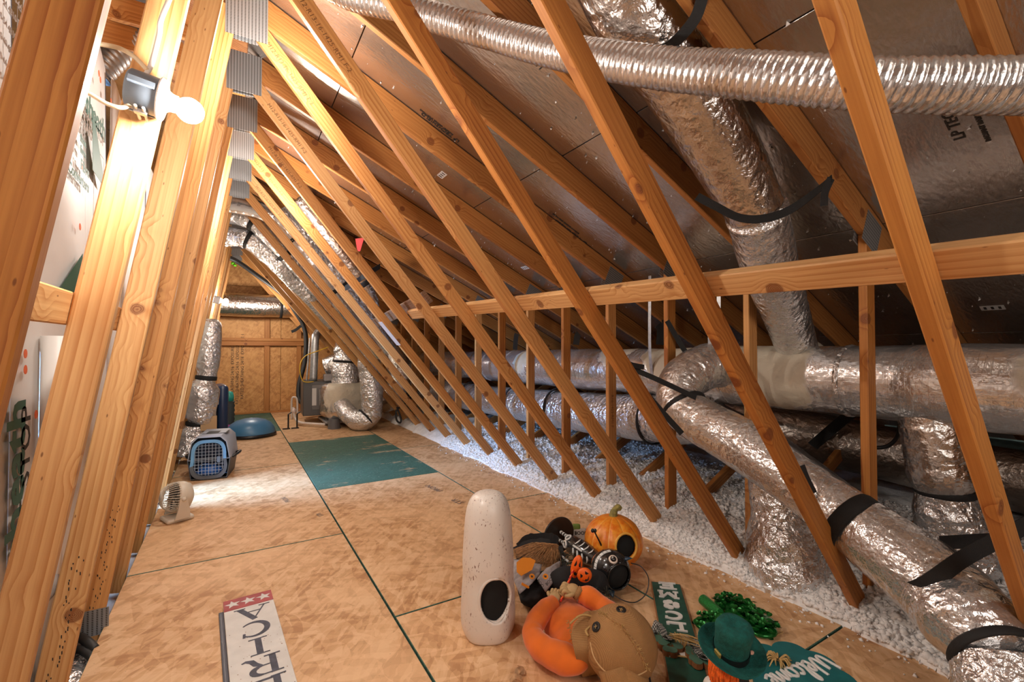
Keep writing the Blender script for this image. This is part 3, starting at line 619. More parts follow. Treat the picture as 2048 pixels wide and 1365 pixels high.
# far lamp
F0 = at(432, 600, Y=7.02); lp2 = thing('ceiling_lamp', 'small far lit bulb beside the end wall foil duct', 'lamp', F0)
G().lathe([(.001, -.035), (.05, -.035), (.05, .034), (.056, .036), (.03, .05), (.02, .07), (.001, .07)], frame(F0+V3((.0, 0, 0)), (0, 0, 1), None, (0, 1, 0)) if False else frame(F0, bx, (0, 1, 0)) @ Matrix.Rotation(math.pi/2, 4, 'Y'), 20).build('lamp_holder', PORC, lp2, True)
G().ball(F0+bx*.11, (.03, .03, .04), n=16).build('bulb', BULB2, lp2, True)
# loose flex behind the wall, upper left
duct('bare_flex_duct', 'small bare ribbed metal duct beyond the top of the white boards', [fw(190, 148, 2.72), fw(235, 104, 2.78), fw(290, 68, 2.9), fw(350, 30, 3.05), fw(420, -15, 3.3)], .075, GALV, 22, 90, wr(0, 1, 0, 1, .08, .03))
for i, (u0, v0, u1, v1, t0, t1, hh) in enumerate(((205, 8, 330, 45, 2.6, 2.9, .12), (200, 62, 300, 90, 2.62, 2.9, .12))):
    pa = fw(u0, v0, t0); pb = fw(u1, v1, t1); tag(lumber('blocking_board', pa-(pb-pa)*.6, pb+(pb-pa)*.8, (0, 0, 1), .14, .038, PINE), ('upper blocking board beyond the white boards by the roof', 'lower blocking board over the bare ribbed duct')[i], 'board')
PIPE = plain('white_pipe', (.74, .72, .69), .4)
tag(G().tube([lw(2.34, -.05, .04), lw(2.34, .8, .04), lw(2.34, 1.35, .04)], .034, 18).build('white_pipe', PIPE, None, True), 'white plastic pipe standing against the white boards behind the lamp web', 'pipe')
tag(G().tube([at(70, 1215, X=-.58), at(84, 1195, X=-.56), at(96, 1180, X=-.55), at(104, 1150, X=-.56)], .026, 14, True, 6).build('grey_conduit', plain('grey_conduit', (.32, .29, .27), .5), None, True), 'grey bent conduit low between the left webs', 'conduit')
hs = tag(G().tube([at(135, 1290, Z=-.02), at(155, 1275, Z=.0), at(175, 1285, Z=.01), at(190, 1300, Z=-.01)], .018, 12, True, 6).tube([at(138, 1310, Z=-.03), at(160, 1300, Z=-.01), at(184, 1316, Z=-.02)], .016, 12, True, 6).build('black_hose', RUBBER, None, True), 'black hose coiled beyond the floor edge at the foot of the left webs', 'hose')
tag(G().box(frame(at(170, 1312, Z=-.06), (1, .6, 0), (0, 0, 1)), .07, .035, .03, .008).build('red_clip', REDP), 'small red plastic piece by the black hose', 'clip')
gg = G(); gg.ball(at(140, 1345, Z=-.09), (.12, .3, .05), n=20, fn=lambda a, b: 1+.2*nz((a*2, b*5, 1)))
tag(gg.build('foil_scrap', FOIL, None, True), 'crumpled foil scrap beyond the floor edge below the black hose', 'foil')
# ---------------------------------------------------------------- far end: ducts hung behind the webs
def fard(label, px, t, r, m=FOIL, rings=(), s=1.0):
    o = thing('hung_flex_duct', label, 'duct', fw(*px[len(px)//2], t if not hasattr(t, '__len__') else t[len(px)//2]), 'foil ducts hung at the far end')
    tt = t if hasattr(t, '__len__') else [t]*len(px); P = [fw(u, v, q) for (u, v), q in zip(px, tt)]
    G().tube(P, r, 24, True, 12, wr(.12, 7, .06, 22)).build('duct_sleeve', m, o, True)
    for i in rings: belt(o, P[i], P[min(i+1, len(P)-1)]-P[i-1], (r if not hasattr(r, '__len__') else r[i])*1.04, .06)
fard('lowest of the hung foil ducts, leaving the left webs near the ceiling', [(436, 478), (462, 473), (498, 480), (532, 507), (561, 534), (590, 566), (625, 600), (668, 650)], [6.0, 6.05, 6.1, 6.2, 6.3, 6.5, 6.7, 7.0], [.12, .13, .125, .125, .12, .11, .11, .11], FOIL, (2,))
fard('hung foil duct just above the lowest one, crumpled at the left webs', [(436, 428), (466, 425), (512, 443), (545, 480), (573, 508), (635, 578), (690, 642), (738, 700)], [5.9, 5.95, 6.0, 6.1, 6.2, 6.5, 6.8, 7.1], [.13, .15, .14, .11, .11, .11, .11, .11], FOIL, (2, 4))
fard('hung foil duct third from the bottom, strapped twice', [(440, 408), (490, 412), (541, 432), (586, 478), (635, 540), (666, 581), (717, 653), (760, 710)], [5.5, 5.55, 5.6, 5.8, 6.0, 6.2, 6.5, 6.9], .105, FOIL_R, (3, 5))
fard('hung foil duct topmost of the row, bright crumpled lower end', [(560, 425), (610, 476), (645, 513), (686, 565), (733, 632), (780, 700)], [5.1, 5.2, 5.4, 5.6, 6.0, 6.4], .10, FOIL, (3,))
fard('dull smooth foil duct hung highest under the rafters', [(600, 400), (662, 480), (697, 530), (727, 566), (745, 600), (760, 630)], [4.9, 5.0, 5.1, 5.2, 5.3, 5.4], [.1, .11, .12, .1, .06, .01], FOIL_B, (3,))
straptag('black strap tied over the dull hung duct by a rafter', ([fw(690, 577, 4.7), fw(715, 562, 4.65), fw(735, 548, 4.65), fw(760, 533, 4.9)], .06, (.3, 0, 1)))
straptag('black strap hanging from a rafter by the red flag', ([fw(655, 472, 4.9), fw(652, 490, 4.95), fw(654, 508, 5.0)], .09, _r))
tag(G().prism([(0, 0), (.09, .01), (.05, -.13), (.02, -.13)], frame(fw(711, 478, 4.75), _r, (0, 0, 1)), .003).build('red_flag', REDP), 'small red marker flag on a far rafter', 'flag')
tag(G().ball(fw(466, 527, 8.6), (.035, .03, .03), n=10).ball(fw(470, 531, 8.6), (.03, .03, .025), n=10).build('green_tag', plain('lime_green', (.20, .75, .02), .4), None, True), 'lime green marker high at the far end wall', 'marker')
ed = thing('end_wall_duct', 'level foil duct crossing the far end wall by the small lamp', 'duct', (.4, 10.2, 2.15))
G().tube([(-.6, 10.1, 2.14), (-.1, 10.2, 2.15), (.4, 10.2, 2.15), (1.0, 10.2, 2.15), (1.25, 10.2, 2.12)], [.2, .22, .22, .215, .19], 28, True, 10, wr(.05, 5, .02, 20)).build('duct_sleeve', FOIL_B, ed, True)
belt(ed, (.83, 10.2, 2.15), (1, 0, 0), .225, .05)
g = G(); strap(g, [(.83, 10.0, 2.2), (.83, 10.0, 2.6)], .04, (1, 0, 0), n=0); g.build('hanger_strip', GALV, ed)
lb = tag(G().tube([(-.2, 9.2, 2.9), (.05, 9.4, 2.86), (.4, 9.45, 2.62), (.8, 9.5, 2.32), (1.02, 9.55, 2.02), (1.20, 9.58, 1.65), (1.20, 9.56, 1.1), (1.09, 9.5, .62), (1.10, 9.4, .34), (1.25, 9.3, .27), (1.5, 9.2, .30)], .04, 12, True, 8).build('black_line', RUBBER, None, True), 'black insulated pipe looping down the far end wall to the furnace', 'pipe')
straptag('black strap tying the looping black pipe at its bend', ([fw(583, 664, 8.2), fw(592, 660, 8.2), fw(602, 652, 8.2)], .05, (0, 0, 1)))
# left foil riser with three belts
ldz = thing('foil_riser', 'puffed foil duct standing by the left webs, cinched by black straps', 'duct', (-.3, 6.5, 0))
G().tube([(-.205, 6.5, 1.66), (-.21, 6.5, 1.56), (-.235, 6.5, 1.25), (-.245, 6.5, .99), (-.26, 6.5, .94), (-.285, 6.5, .8), (-.31, 6.5, .52), (-.34, 6.5, .42), (-.37, 6.5, .30), (-.42, 6.45, .06)], [.06, .11, .135, .10, .10, .175, .16, .10, .155, .17], 30, True, 10, wr(.06, 6, .035, 18)).build('duct_sleeve', FOIL, ldz, True)
belt(ldz, (-.252, 6.5, .965), (.1, 0, 1), .108, .055); belt(ldz, (-.335, 6.5, .435), (.1, 0, 1), .112, .05)
G().box(T(-.22, 6.42, .44, .2), .16, .03, .16).build('cardboard_flap', plain('cardboard', (.55, .36, .19), .8), ldz)
# ---------------------------------------------------------------- furnace group
STEEL = plain('cabinet_steel', (.12, .12, .12), .42, .55); 
fu = thing('furnace', 'grey steel furnace cabinet with cream smeared plenum box and foil stubs', 'furnace', (1.5, 8.4, 0))
G().box(T(1.33, 8.98, .44, -.05), .50, .62, .60, .012).build('cabinet', STEEL, fu)
G().box(T(1.37, 8.67, .46, -.05), .34, .012, .44, .006).build('service_door', plain('door_steel', (.20, .19, .185), .4, .6), fu)
lb2 = G().box(T(1.24, 8.658, .47, -.05), .07, .004, .30).build('rating_label', BOARD, fu)
G().box(T(1.62, 8.55, .07), .55, .75, .045, .008).build('drip_pan', GALV, fu)
PL = foil('plenum_foil', (.82, .76, .72), .24, .8, 1., spots=[((1.75, 8.1, .5), .42), ((1.9, 8.2, .25), .35), ((1.6, 8.15, .72), .2)])
def supere(p): return lambda th, ph: (abs(math.cos(ph)*math.cos(th))**p+abs(math.cos(ph)*math.sin(th))**p+abs(math.sin(ph))**p)**(-1/p)*(1+.03*nz((3*math.cos(th), 3*math.sin(th), 3*ph)))
G().ball((1.74, 8.30, .42), (.42, .36, .31), Matrix.Rotation(.25, 4, 'Z'), 72, fn=supere(5)).build('plenum', PL, fu, True)
G().tube([at(682, 808, Y=8.0), at(700, 832, Y=7.75), at(722, 842, Y=7.55), at(742, 828, Y=7.48), at(744, 790, Y=7.45), at(740, 745, Y=7.45), at(736, 705, Y=7.45), at(728, 668, Y=7.46), at(712, 636, Y=7.5)], [.14, .15, .16, .165, .17, .175, .17, .15, .12], 36, True, 16, wr(.08, 7, .05, 22)).build('front_flex', FOIL, fu, True)
belt(fu, at(733, 836, Y=7.5), (.6, 0, .5), .172, .03); 
G().tube([at(692, 775, Y=8.3), at(691, 748, Y=8.3), at(693, 722, Y=8.3), at(691, 700, Y=8.35), at(686, 672, Y=8.4)], [.25, .235, .21, .19, .13], 36, True, 16, wr(.10, 7, .07, 20)).build('top_flex', FOIL, fu, True)
belt(fu, at(693, 724, Y=8.3), (.1, 0, 1), .222, .04)
G().tube([(2.3, 8.3, .40), (2.55, 8.1, .55), (2.6, 8.1, .9), (2.5, 8.2, 1.3)], [.26, .27, .26, .2], 28, True, 10, wr(.05, 5, .03, 20)).build('side_flex', FOIL_B, fu, True)
G().tube([(1.5, 9.0, .95), (1.75, 8.9, 1.05), (2.0, 8.9, 1.2)], [.2, .22, .2], 26, True, 8, wr(.04, 5, .02, 20)).build('rear_elbow', FOIL_B, fu, True)
G().tube([(1.62, 8.62, .78), (1.66, 8.55, .95), (1.76, 8.5, 1.05)], [.09, .10, .09], 20, True, 8, wr(.08, 8, .06, 22)).build('crumpled_wrap', FOIL, fu, True)
G().box(T(1.52, 8.66, .80, -.05), .26, .2, .13, .02).build('draft_hood', plain('hood_grey', (.33, .30, .29), .45, .5), fu)
G().tube([(1.24, 8.78, .74), (1.27, 8.8, 1.45), (1.30, 8.86, 1.56), (1.38, 9.0, 1.66), (1.46, 9.2, 1.78)], .066, 20, True, 8).build('flue_pipe', GALV, fu, True)
G().tube([(1.12, 8.7, .76), (1.17, 8.72, 1.50)], .014, 8).build('conduit', GALV, fu)
G().tube([(1.22, 8.6, .74), (1.05, 8.6, .76), (1.0, 8.6, 1.0), (1.08, 8.6, 1.18), (1.3, 8.55, 1.28), (1.45, 8.55, 1.34)], .008, 8, True, 8).build('yellow_gas_line', plain('yellow_line', (.80, .50, .03), .45), fu, True)
for x, y in ((1.45, 7.98), (1.78, 7.68), (1.48, 8.4)):
    G().lathe([(.001, 0), (.10, 0), (.09, .12), (.085, .16), (.001, .16)], T(x, y, .0), 18).build('support_foot', plain('foot_grey', (.12, .12, .125), .5), fu, 'a')
G().tube([(2.36, 7.55, .34), (2.42, 7.52, .15), (2.40, 7.5, .08), (2.34, 7.5, .14), (2.34, 7.52, .30)], .016, 8, True, 6).tube([(2.72, 8.0, .9), (2.76, 7.9, .6), (2.66, 7.8, .42), (2.4, 7.62, .3)], .016, 8, True, 6).build('black_cord', RUBBER, fu, True)
WP = plain('pale_pvc', (.72, .62, .55), .45)
pv = thing('drain_piping', 'pale drain pipe with valves on the floor left of the furnace', 'pipe', (1.0, 8.3, 0))
G().tube([(.92, 8.75, .30), (.94, 8.7, .14), (1.0, 8.55, .06), (1.2, 8.3, .05), (1.34, 8.15, .05)], .022, 10, True, 6).build('drain_pipe', WP, pv, True)
G().tube([(.90, 8.8, .08), (.90, 8.8, .42), (.94, 8.78, .47), (.98, 8.75, .42), (.98, 8.72, .2)], .016, 10, True, 6).build('trap_loop', WP, pv, True)
G().ball((.93, 8.72, .24), (.035, .035, .045), n=12).build('valve', plain('valve_white', (.75, .62, .58), .4), pv, True)
for x in (.80, .93): G().tube([(x, 8.3, .012), (x, 8.3, .24), (x+.05, 8.3, .27)], .012, 8).box(T(x-.03, 8.3, .012), .11, .05, .012).build('pipe_bracket', BLACK, pv)
# ---------------------------------------------------------------- far floor things
def rbox(g, M, sx, sy, sz, r, seg=3):
    bm = bmesh.new(); bmesh.ops.create_cube(bm, size=1)
    for q in bm.verts: q.co = V3((q.co.x*sx, q.co.y*sy, q.co.z*sz))
    bmesh.ops.bevel(bm, geom=list(bm.edges), offset=r, segments=seg, profile=.5, affect='EDGES'); bm.verts.index_update()
    g.add([M @ q.co for q in bm.verts], [[q.index for q in f.verts] for f in bm.faces]); bm.free(); return g
bp = at(500, 874, Z=0)
bo = thing('balance_trainer', 'blue half dome balance trainer on its black platform', 'exercise ball', (.22, 7.95, 0))
G().lathe([(.001, .012), (.34, .012), (.345, .03), (.335, .05), (.32, .052)], T(.26, 7.95, 0), 48).build('platform', BLACK, bo, 'a')
G().lathe([(.325, .045), (.328, .07), (.315, .12), (.27, .185), (.20, .232), (.11, .258), (.03, .265), (.001, .265)], T(.26, 7.95, 0), 48).build('dome', plain('blue_rubber', (.07, .22, .42), .35), bo, True)
G().lathe([(.001, .272), (.022, .270), (.026, .262)], T(.26, 7.95, 0), 16).build('valve', plain('pale_blue', (.4, .5, .6), .4), bo, True)
# suitcase
su = thing('suitcase', 'upright navy hard shell suitcase by the foil riser', 'suitcase', (-.14, 7.62, 0))
NAVY = plain('navy_shell', (.012, .03, .085), .3); M = T(-.15, 7.62, .43, .10)
rbox(G(), M @ T(.035, 0, 0), .13, .52, .76, .05).build('front_shell', NAVY, su, True)
rbox(G(), M @ T(-.07, 0, 0), .08, .52, .76, .03).build('back_shell', plain('black_shell', (.015, .015, .02), .4), su, True)
G().tube([M@V3((-.10, -.1, .37)), M@V3((-.10, -.1, .42)), M@V3((-.10, .1, .42)), M@V3((-.10, .1, .37))], .012, 8).build('handle', BLACK, su, True)
g = G()
for z in (.28, .16): G().box(M @ T(-.03, -.265, z), .03, .012, .07, .004).build('latch', GALV, su)
for y in (-.2, .2): G().tube([M@V3((-.02, y-.01, -.405)), M@V3((-.02, y+.015, -.405))], .028, 14).build('wheel', BLACK, su, True)
# rollers behind
ro = thing('foam_roller', 'ridged grey foam roller with a teal cap standing behind the suitcase', 'roller', (.02, 8.55, 0))
G().lathe([(.001, .0)]+[(.065+.012*(i % 2), .02+.035*i) for i in range(14)]+[(.001, .5)], T(-.02, 8.55, 0), 20).build('body', plain('roller_grey', (.05, .06, .06), .6), ro, 'a')
G().lathe([(.001, .48), (.06, .48), (.062, .56), (.045, .62), (.001, .64)], T(-.02, 8.55, 0), 20).build('cap', plain('teal_plastic', (.03, .36, .30), .45), ro, True)
G().lathe([(.07, .02), (.082, .03), (.082, .11), (.07, .12)], T(-.02, 8.55, 0), 20).build('band', plain('magenta_plastic', (.5, .02, .35), .45), ro, True)
# pet carrier
pc = thing('pet_carrier', 'blue and grey plastic pet carrier with a wire door', 'carrier', (-.12, 5.7, 0))
M = T(-.145, 5.72, 0, -.16)
LB = plain('carrier_grey', (.42, .46, .56), .45); DB = plain('carrier_dark', (.10, .11, .13), .5)
def sec(w0, w1, z0, z1, y, r=.05):
    return [(-w0, y, z0), (w0, y, z0), (w1, y, z1-r), (w1-r, y, z1), (-w1+r, y, z1), (-w1, y, z1-r)]
def loft(secs, M, close=True):
    g = G(); n = len(secs[0]); g.add([M@V3(p) for s_ in secs for p in s_], [(i*n+j, i*n+(j+1) % n, (i+1)*n+(j+1) % n, (i+1)*n+j) for i in range(len(secs)-1) for j in range(n)])
    if close: g.f.append(tuple((len(secs)-1)*n+j for j in range(n))); g.mi.append(0)
    return g
up = loft([sec(.175, .145, .205, .42, -.235), sec(.18, .15, .205, .43, -.2), sec(.18, .155, .205, .435, .2), sec(.17, .14, .205, .41, .25)], M)
def door_hole(g): hole(g, M@V3((0, -.235, .215)), M.to_3x3()@V3((0, -1, 0)), .125, .165, near=.03)
solid(up.build('upper_shell', LB, pc, 'a'), .006)
lo = loft([[(-.15, -.225, .02), (.15, -.225, .02), (.178, -.235, .205), (-.178, -.235, .205)], [(-.15, -.2, .0), (.15, -.2, .0), (.18, -.2, .205), (-.18, -.2, .205)], [(-.15, .2, .0), (.15, .2, .0), (.18, .2, .205), (-.18, .2, .205)], [(-.14, .235, .02), (.14, .235, .02), (.17, .25, .205), (-.17, .25, .205)]], M)
solid(lo.build('lower_shell', DB, pc, 'a'), .006)
# front frame ring around the wire door
ring = []
for a in range(40):
    t = 2*math.pi*a/40; cx = math.copysign(abs(math.cos(t))**.6, math.cos(t)); sz = math.copysign(abs(math.sin(t))**.6, math.sin(t)); ring.append((cx, sz))
g = G(); v = []
for k, (sx, sz_) in enumerate(((.162, .195), (.132, .165), (.128, .16))):
    v += [M@V3((sx*c*(1 if s_ < 0 else .93), -.243+(.0 if k < 2 else .02), .205+sz_*s_)) for c, s_ in ring]
n = 40
up_f = [(k*n+j, k*n+(j+1) % n, (k+1)*n+(j+1) % n, (k+1)*n+j) for k in range(2) for j in range(n)]
up2 = [f for f in up_f if ring[f[0] % n][1] >= 0]; lo2 = [f for f in up_f if ring[f[0] % n][1] < 0]
BLUEP = plain('carrier_blue', (.16, .36, .62), .4)
solid(G().add(v, up2).build('door_surround', BLUEP, pc), .004); solid(G().add(v, lo2).build('lower_door_surround', DB, pc), .004)
WIRE = plain('door_wire', (.50, .56, .66), .35, .6)
def half(x): return .16*(1-abs(x/.134)**2.6)**(1/2.6) if abs(x) < .134 else 0
for i in range(9):
    x = -.116+.029*i; h = half(x); G().tube([M@V3((x, -.238, .205-h)), M@V3((x, -.238, .205+h))], .0022, 6, False).build('door_wire', WIRE, pc)
for i in range(10):
    z = -.14+.031*i; xx = .134*(1-abs(z/.16)**2.6)**(1/2.6); G().tube([M@V3((-xx, -.241, .205+z)), M@V3((xx, -.241, .205+z))], .0018, 6, False).build('door_wire', WIRE, pc)
G().box(M @ T(.085, -.245, .20), .03, .012, .06, .004).build('door_latch', plain('latch_blue', (.16, .22, .32), .4), pc)
for s in (-1, 1): G().tube([M@V3((s*.18, -.1, .19)), M@V3((s*.225, -.06, .215)), M@V3((s*.23, .05, .215)), M@V3((s*.18, .1, .19))], .014, 10, True, 6).build('side_handle', BLACK, pc, True)
G().box(M @ T(.02, -.02, .438), .22, .16, .003).build('top_label', INK, pc); G().box(M @ T(.085, -.02, .4405), .06, .14, .003).box(M @ T(-.07, -.02, .4405), .03, .14, .003).build('label_panel', LB, pc)
rbox(G(), M @ T(0, .04, .21), .27, .40, .37, .02).build('dark_core', plain('carrier_shade', (.012, .02, .045), .8), pc)  # added box filling the carrier, dark to stand for shade inside
bg = G()
for i in range(26):
    a = random.uniform(-.1, .1); z = random.uniform(.05, .13); bg.tube([M@V3((a, -.19, z)), M@V3((a+random.uniform(-.08, .08), -.175, z+random.uniform(-.03, .04))), M@V3((random.uniform(-.1, .1), -.12, z))], .004, 5, True, 4)
bg.ball(M@V3((0, -.15, .08)), (.11, .06, .06), n=14)
o = bg.build('blue_bag', plain('blue_wrap', (.03, .14, .50), .3), pc, True); o['kind'] = 'stuff'
# fan
fn = thing('table_fan', 'cream plastic air circulator fan on a round base near the doorway', 'fan', at(356, 1045, Z=0))
CR = plain('cream_plastic', (.68, .60, .49), .42); fp = at(354, 1040, Z=0); fM = Matrix.Translation(fp) @ Matrix.Rotation(-2.75, 4, 'Z')    # local +x blows along the grille
rbox(G(), fM @ T(.0, 0, .018), .18, .17, .036, .017).build('base', CR, fn, True)
for s in (-1, 1): loft([[(-.05, s*.098, .03), (.05, s*.098, .03), (.05, s*.112, .03), (-.05, s*.112, .03)], [(-.045, s*.104, .1), (.03, s*.104, .1), (.03, s*.116, .1), (-.045, s*.116, .1)], [(-.022, s*.108, .19), (.018, s*.108, .19), (.018, s*.118, .19), (-.022, s*.118, .19)]], fM).build('side_arm', CR, fn, 'a')
fa = fM @ T(0, 0, .175, 0, -.25+.10) @ Matrix.Rotation(math.pi/2, 4, 'Y')
solid(G().lathe([(.070, -.085), (.098, -.07), (.112, -.03), (.112, .005), (.104, .02)], fa, 36).build('housing', CR, fn, True), .004)
for i in range(34):
    a = 2*math.pi*i/34; c, s_ = math.cos(a), math.sin(a)
    G().tube([fa@V3((.108*c, .108*s_, .012)), fa@V3((.100*c, .100*s_, .05)), fa@V3((.07*c, .07*s_, .09)), fa@V3((.034*c, .034*s_, .105))], .0022, 5, False, 3).build('grille_bar', CR, fn, True)
G().lathe([(.001, .112), (.03, .11), (.037, .103), (.03, .096)], fa, 20).build('grille_hub', CR, fn, True)
for i in range(5):
    a = 2*math.pi*i/5; G().box(fa @ Matrix.Rotation(a, 4, 'Z') @ T(.055, 0, .03, 0, 0, .5), .075, .05, .003).build('fan_blade', plain('blade_grey', (.10, .09, .08), .5) if i == 0 else bpy.data.materials['blade_grey'], fn)
solid(G().ball(fa@V3((0, 0, -.055)), (.085, .085, .05), fa.to_3x3().to_4x4(), 24).build('motor_cover', CR, fn, True), .002)
G().ball(fM@V3((-.005, .118, .175)), .016, n=12).ball(fM@V3((-.005, -.118, .175)), .016, n=12).build('pivot_knob', CR, fn, True)
# ---------------------------------------------------------------- lettering cut from strokes
def ribbon(g, M, pts, ws, h=.0006, z0=0.):
    pts = [V3((x, y, 0)) for x, y in pts]; ws = ws if hasattr(ws, '__len__') else [ws]*len(pts); m = len(pts); L = []; Rr = []
    for i in range(m):
        t = (pts[min(i+1, m-1)]-pts[max(i-1, 0)]).normalized(); nn = V3((-t.y, t.x, 0)); L.append(pts[i]+nn*ws[i]/2); Rr.append(pts[i]-nn*ws[i]/2)
    g.prism([(p.x, p.y) for p in L]+[(p.x, p.y) for p in reversed(Rr)], M @ Matrix.Translation((0, 0, z0)), h)
def arc(cx, cy, rx, ry, a0, a1, n=14): return [(cx+rx*math.cos(a0+(a1-a0)*i/n), cy+ry*math.sin(a0+(a1-a0)*i/n)) for i in range(n+1)]
W_, w_ = .20, .055
def glyph(c, thick=.20, thin=.055, sf=True):
    S_ = []; b = thick; t = thin
    def ser(x, y, r=.16): 
        if sf: S_.append(([(x-r, y), (x+r, y)], t))
    if c == 'A': S_ += [([(.14, .02), (.50, .98)], t), ([(.46, .98), (.84, .02)], b), ([(.26, .36), (.70, .36)], t)]; ser(.14, .02); ser(.84, .02)
    elif c == 'I': S_ += [([(.5, .02), (.5, .98)], b)]; ser(.5, .02, .24); ser(.5, .98, .24)
    elif c == 'C':
        A = arc(.55, .5, .36, .47, .75, 2*math.pi-.75, 22); S_.append((A, [t+(b-t)*max(0, math.sin(math.pi*i/22))**1.4 for i in range(23)])); S_.append(([(.81, .68), (.83, .95)], t*1.6))
        if not sf: S_.pop()
    elif c == 'R':
        S_ += [([(.24, .02), (.24, .98)], b), ([(.24, .96), (.5, .96)], t), ([(.24, .5), (.5, .5)], t), (arc(.5, .73, .25, .23, -1.57, 1.57, 12), [t+(b-t)*math.sin(math.pi*i/12) for i in range(13)]), ([(.50, .5), (.66, .34), (.74, .12), (.88, .03), (.97, .08)], [t, b*.9, b*.9, b*.5, t])]; ser(.24, .02, .2); ser(.2, .98, .16)
    elif c == 'E': S_ += [([(.25, .02), (.25, .98)], b), ([(.2, .94), (.8, .94)], t*1.6), ([(.2, .06), (.82, .06)], t*1.6), ([(.2, .5), (.66, .5)], t*1.6), ([(.8, .76), (.8, .98)], t*1.4), ([(.82, .02), (.82, .26)], t*1.4), ([(.66, .4), (.66, .6)], t*1.2)]; ser(.2, .02, .18); ser(.2, .98, .18)
    elif c == 'M': S_ += [([(.14, .02), (.18, .98)], t*1.4), ([(.18, .98), (.5, .2)], b), ([(.5, .2), (.80, .98)], t*1.4), ([(.82, .98), (.86, .02)], b)]; ser(.14, .02, .13); ser(.86, .02, .14); ser(.14, .98, .12); ser(.86, .98, .12)
    elif c == 'L': S_ += [([(.28, .02), (.28, .98)], b), ([(.2, .07), (.82, .07)], t*1.8), ([(.82, .02), (.82, .34)], t*1.6)]; ser(.28, .98, .22); ser(.24, .03, .2)
    elif c == 'W': S_ += [([(.1, .98), (.28, .04)], b), ([(.28, .04), (.5, .8)], t*1.4), ([(.5, .8), (.70, .04)], b), ([(.70, .04), (.92, .98)], t*1.4)]; ser(.1, .98, .14); ser(.92, .98, .12); ser(.5, .8, .08)
    return S_
def letter(name, c, M, sx, sy, m, parent, h=.0006, **kw):
    g = G()
    for i, (pts, ws) in enumerate(glyph(c, **kw)):
        P = [((x-.5)*sx, (y-.5)*sy) for x, y in pts]; ws2 = [q*min(sx, sy) for q in ws] if hasattr(ws, '__len__') else ws*min(sx, sy)
        ribbon(g, M, P, ws2, h, i*.00012)
    return g.build(name, m, parent)
def star(r, n=5, k=.42): return [(r*(1 if i % 2 == 0 else k)*math.sin(math.pi*i/n), r*(1 if i % 2 == 0 else k)*math.cos(math.pi*i/n)) for i in range(2*n)]
# patriotic sign, lettering upside down to the room
sg = thing('wooden_sign', 'white vertical AMERICA sign with red star band, lying on the floor', 'sign', (.10, 2.2, 0))
A0 = at(495, 1193, Z=.03); A1 = at(527, 1365, Z=.03); dy = (A0-A1).normalized(); SM = frame((A0.x, A0.y, .028), V3((dy.y, -dy.x, 0)), dy)     # +y away from the camera, origin at far end
wdt = .213; SW = plain('sign_white', (.70, .68, .65), .55, var=.07, nsc=12)
G().box(SM @ T(0, -.60, -.006), wdt, 1.20, .018, .0015).build('board', SW, sg)
RB = plain('barn_red', (.36, .045, .05), .55, var=.2, nsc=14)
G().box(SM @ T(0, -.055, .0036), wdt, .11, .0012).build('red_band', RB, sg)
for i in (-1, 0, 1): G().prism(star(.036), SM @ T(.068*i, -.054, .0044, .15), .0008).build('star', SW, sg)
NVY = plain('faded_navy', (.05, .055, .085), .6, var=.3, nsc=40)
for i, c in enumerate('ACIREMA'):
    letter('letter', c, SM @ T(.008, -.19-.148*i, .0033, math.pi), .15 if c != 'M' else .17, .125, NVY, sg)
rs = random.Random(5); g = G()
for i in range(60): g.lathe([(.0015+.001*rs.random(), 0), (.0001, .0003)], SM @ T(rs.uniform(-.1, .1), rs.uniform(-.9, -.3), .0034), 6)
g.build('speckles', STAMP, sg)['kind'] = 'stuff'
S2 = thing('wooden_sign', 'dark painted board lying almost hidden beneath the white AMERICA sign', 'sign', (.08, 2.1, 0))
G().box(SM @ T(-.022, -.66, -.0215), wdt-.004, 1.2, .012, .0015).build('board', plain('slate_paint', (.055, .06, .085), .5), S2)
G().tube([SM@V3((-.118, -.08, -.0165)), SM@V3((-.118, -1.2, -.0165))], .0022, 6).build('edge_line', plain('slate_edge', (.25, .26, .30), .5), S2)
# green vertical sign
GS = thing('wooden_sign', 'dark green WELCOME sign with white letters, lying beside the burlap head', 'sign', at(1345, 1250, Z=0))
P0 = at(1331, 1166, Z=.02); P1 = at(1376, 1356, Z=.02); dy = (P0-P1).normalized(); GM = frame((P0.x, P0.y, .018), V3((dy.y, -dy.x, 0)), dy)
DG = plain('dark_green_paint', (.014, .075, .052), .5, var=.25, nsc=20); BW = plain('raw_wood_edge', (.30, .13, .05), .7)
G().box(GM @ T(0, -.55, -.008), .155, 1.10, .018, .002).build('board', BW, GS); G().box(GM @ T(0, -.55, .0016), .146, 1.09, .002).build('painted_face', DG, GS)
WL = plain('white_letter', (.74, .72, .69), .5)
def clover(g, M, r, h=.004, stem=True, n=4):
    for k in range(n):
        a = math.pi/2+k*2*math.pi/n if n == 4 else math.pi/2+k*2*math.pi/3
        for s_ in (-1, 1):
            b = a+s_*.33; g.prism([(r*.62*math.cos(b)+r*.40*math.cos(q), r*.62*math.sin(b)+r*.40*math.sin(q)) for q in [2*math.pi*j/14 for j in range(14)]], M @ T(0, 0, .0003*k+.0001*s_), h)
    return g
for c, (u, v) in zip('EM*CLEW', ((1329, 1173), (1334, 1191), (1339, 1211), (1345, 1233), (1350, 1255), (1356, 1281), (1364, 1309))):
    p = GM.inverted() @ at(u, v, Z=.02); ys_ = p.y
    if c == '*': clover(G(), GM @ T(.0, ys_, .0026, .5), .042, .005, n=3).build('clover', WL, GS)
    else: letter('letter', c, GM @ T(.0, ys_, .0026, math.pi), .105, .062, WL, GS, .006, thick=.30, thin=.13)
TW = plain('raffia_twine', (.52, .33, .12), .7)
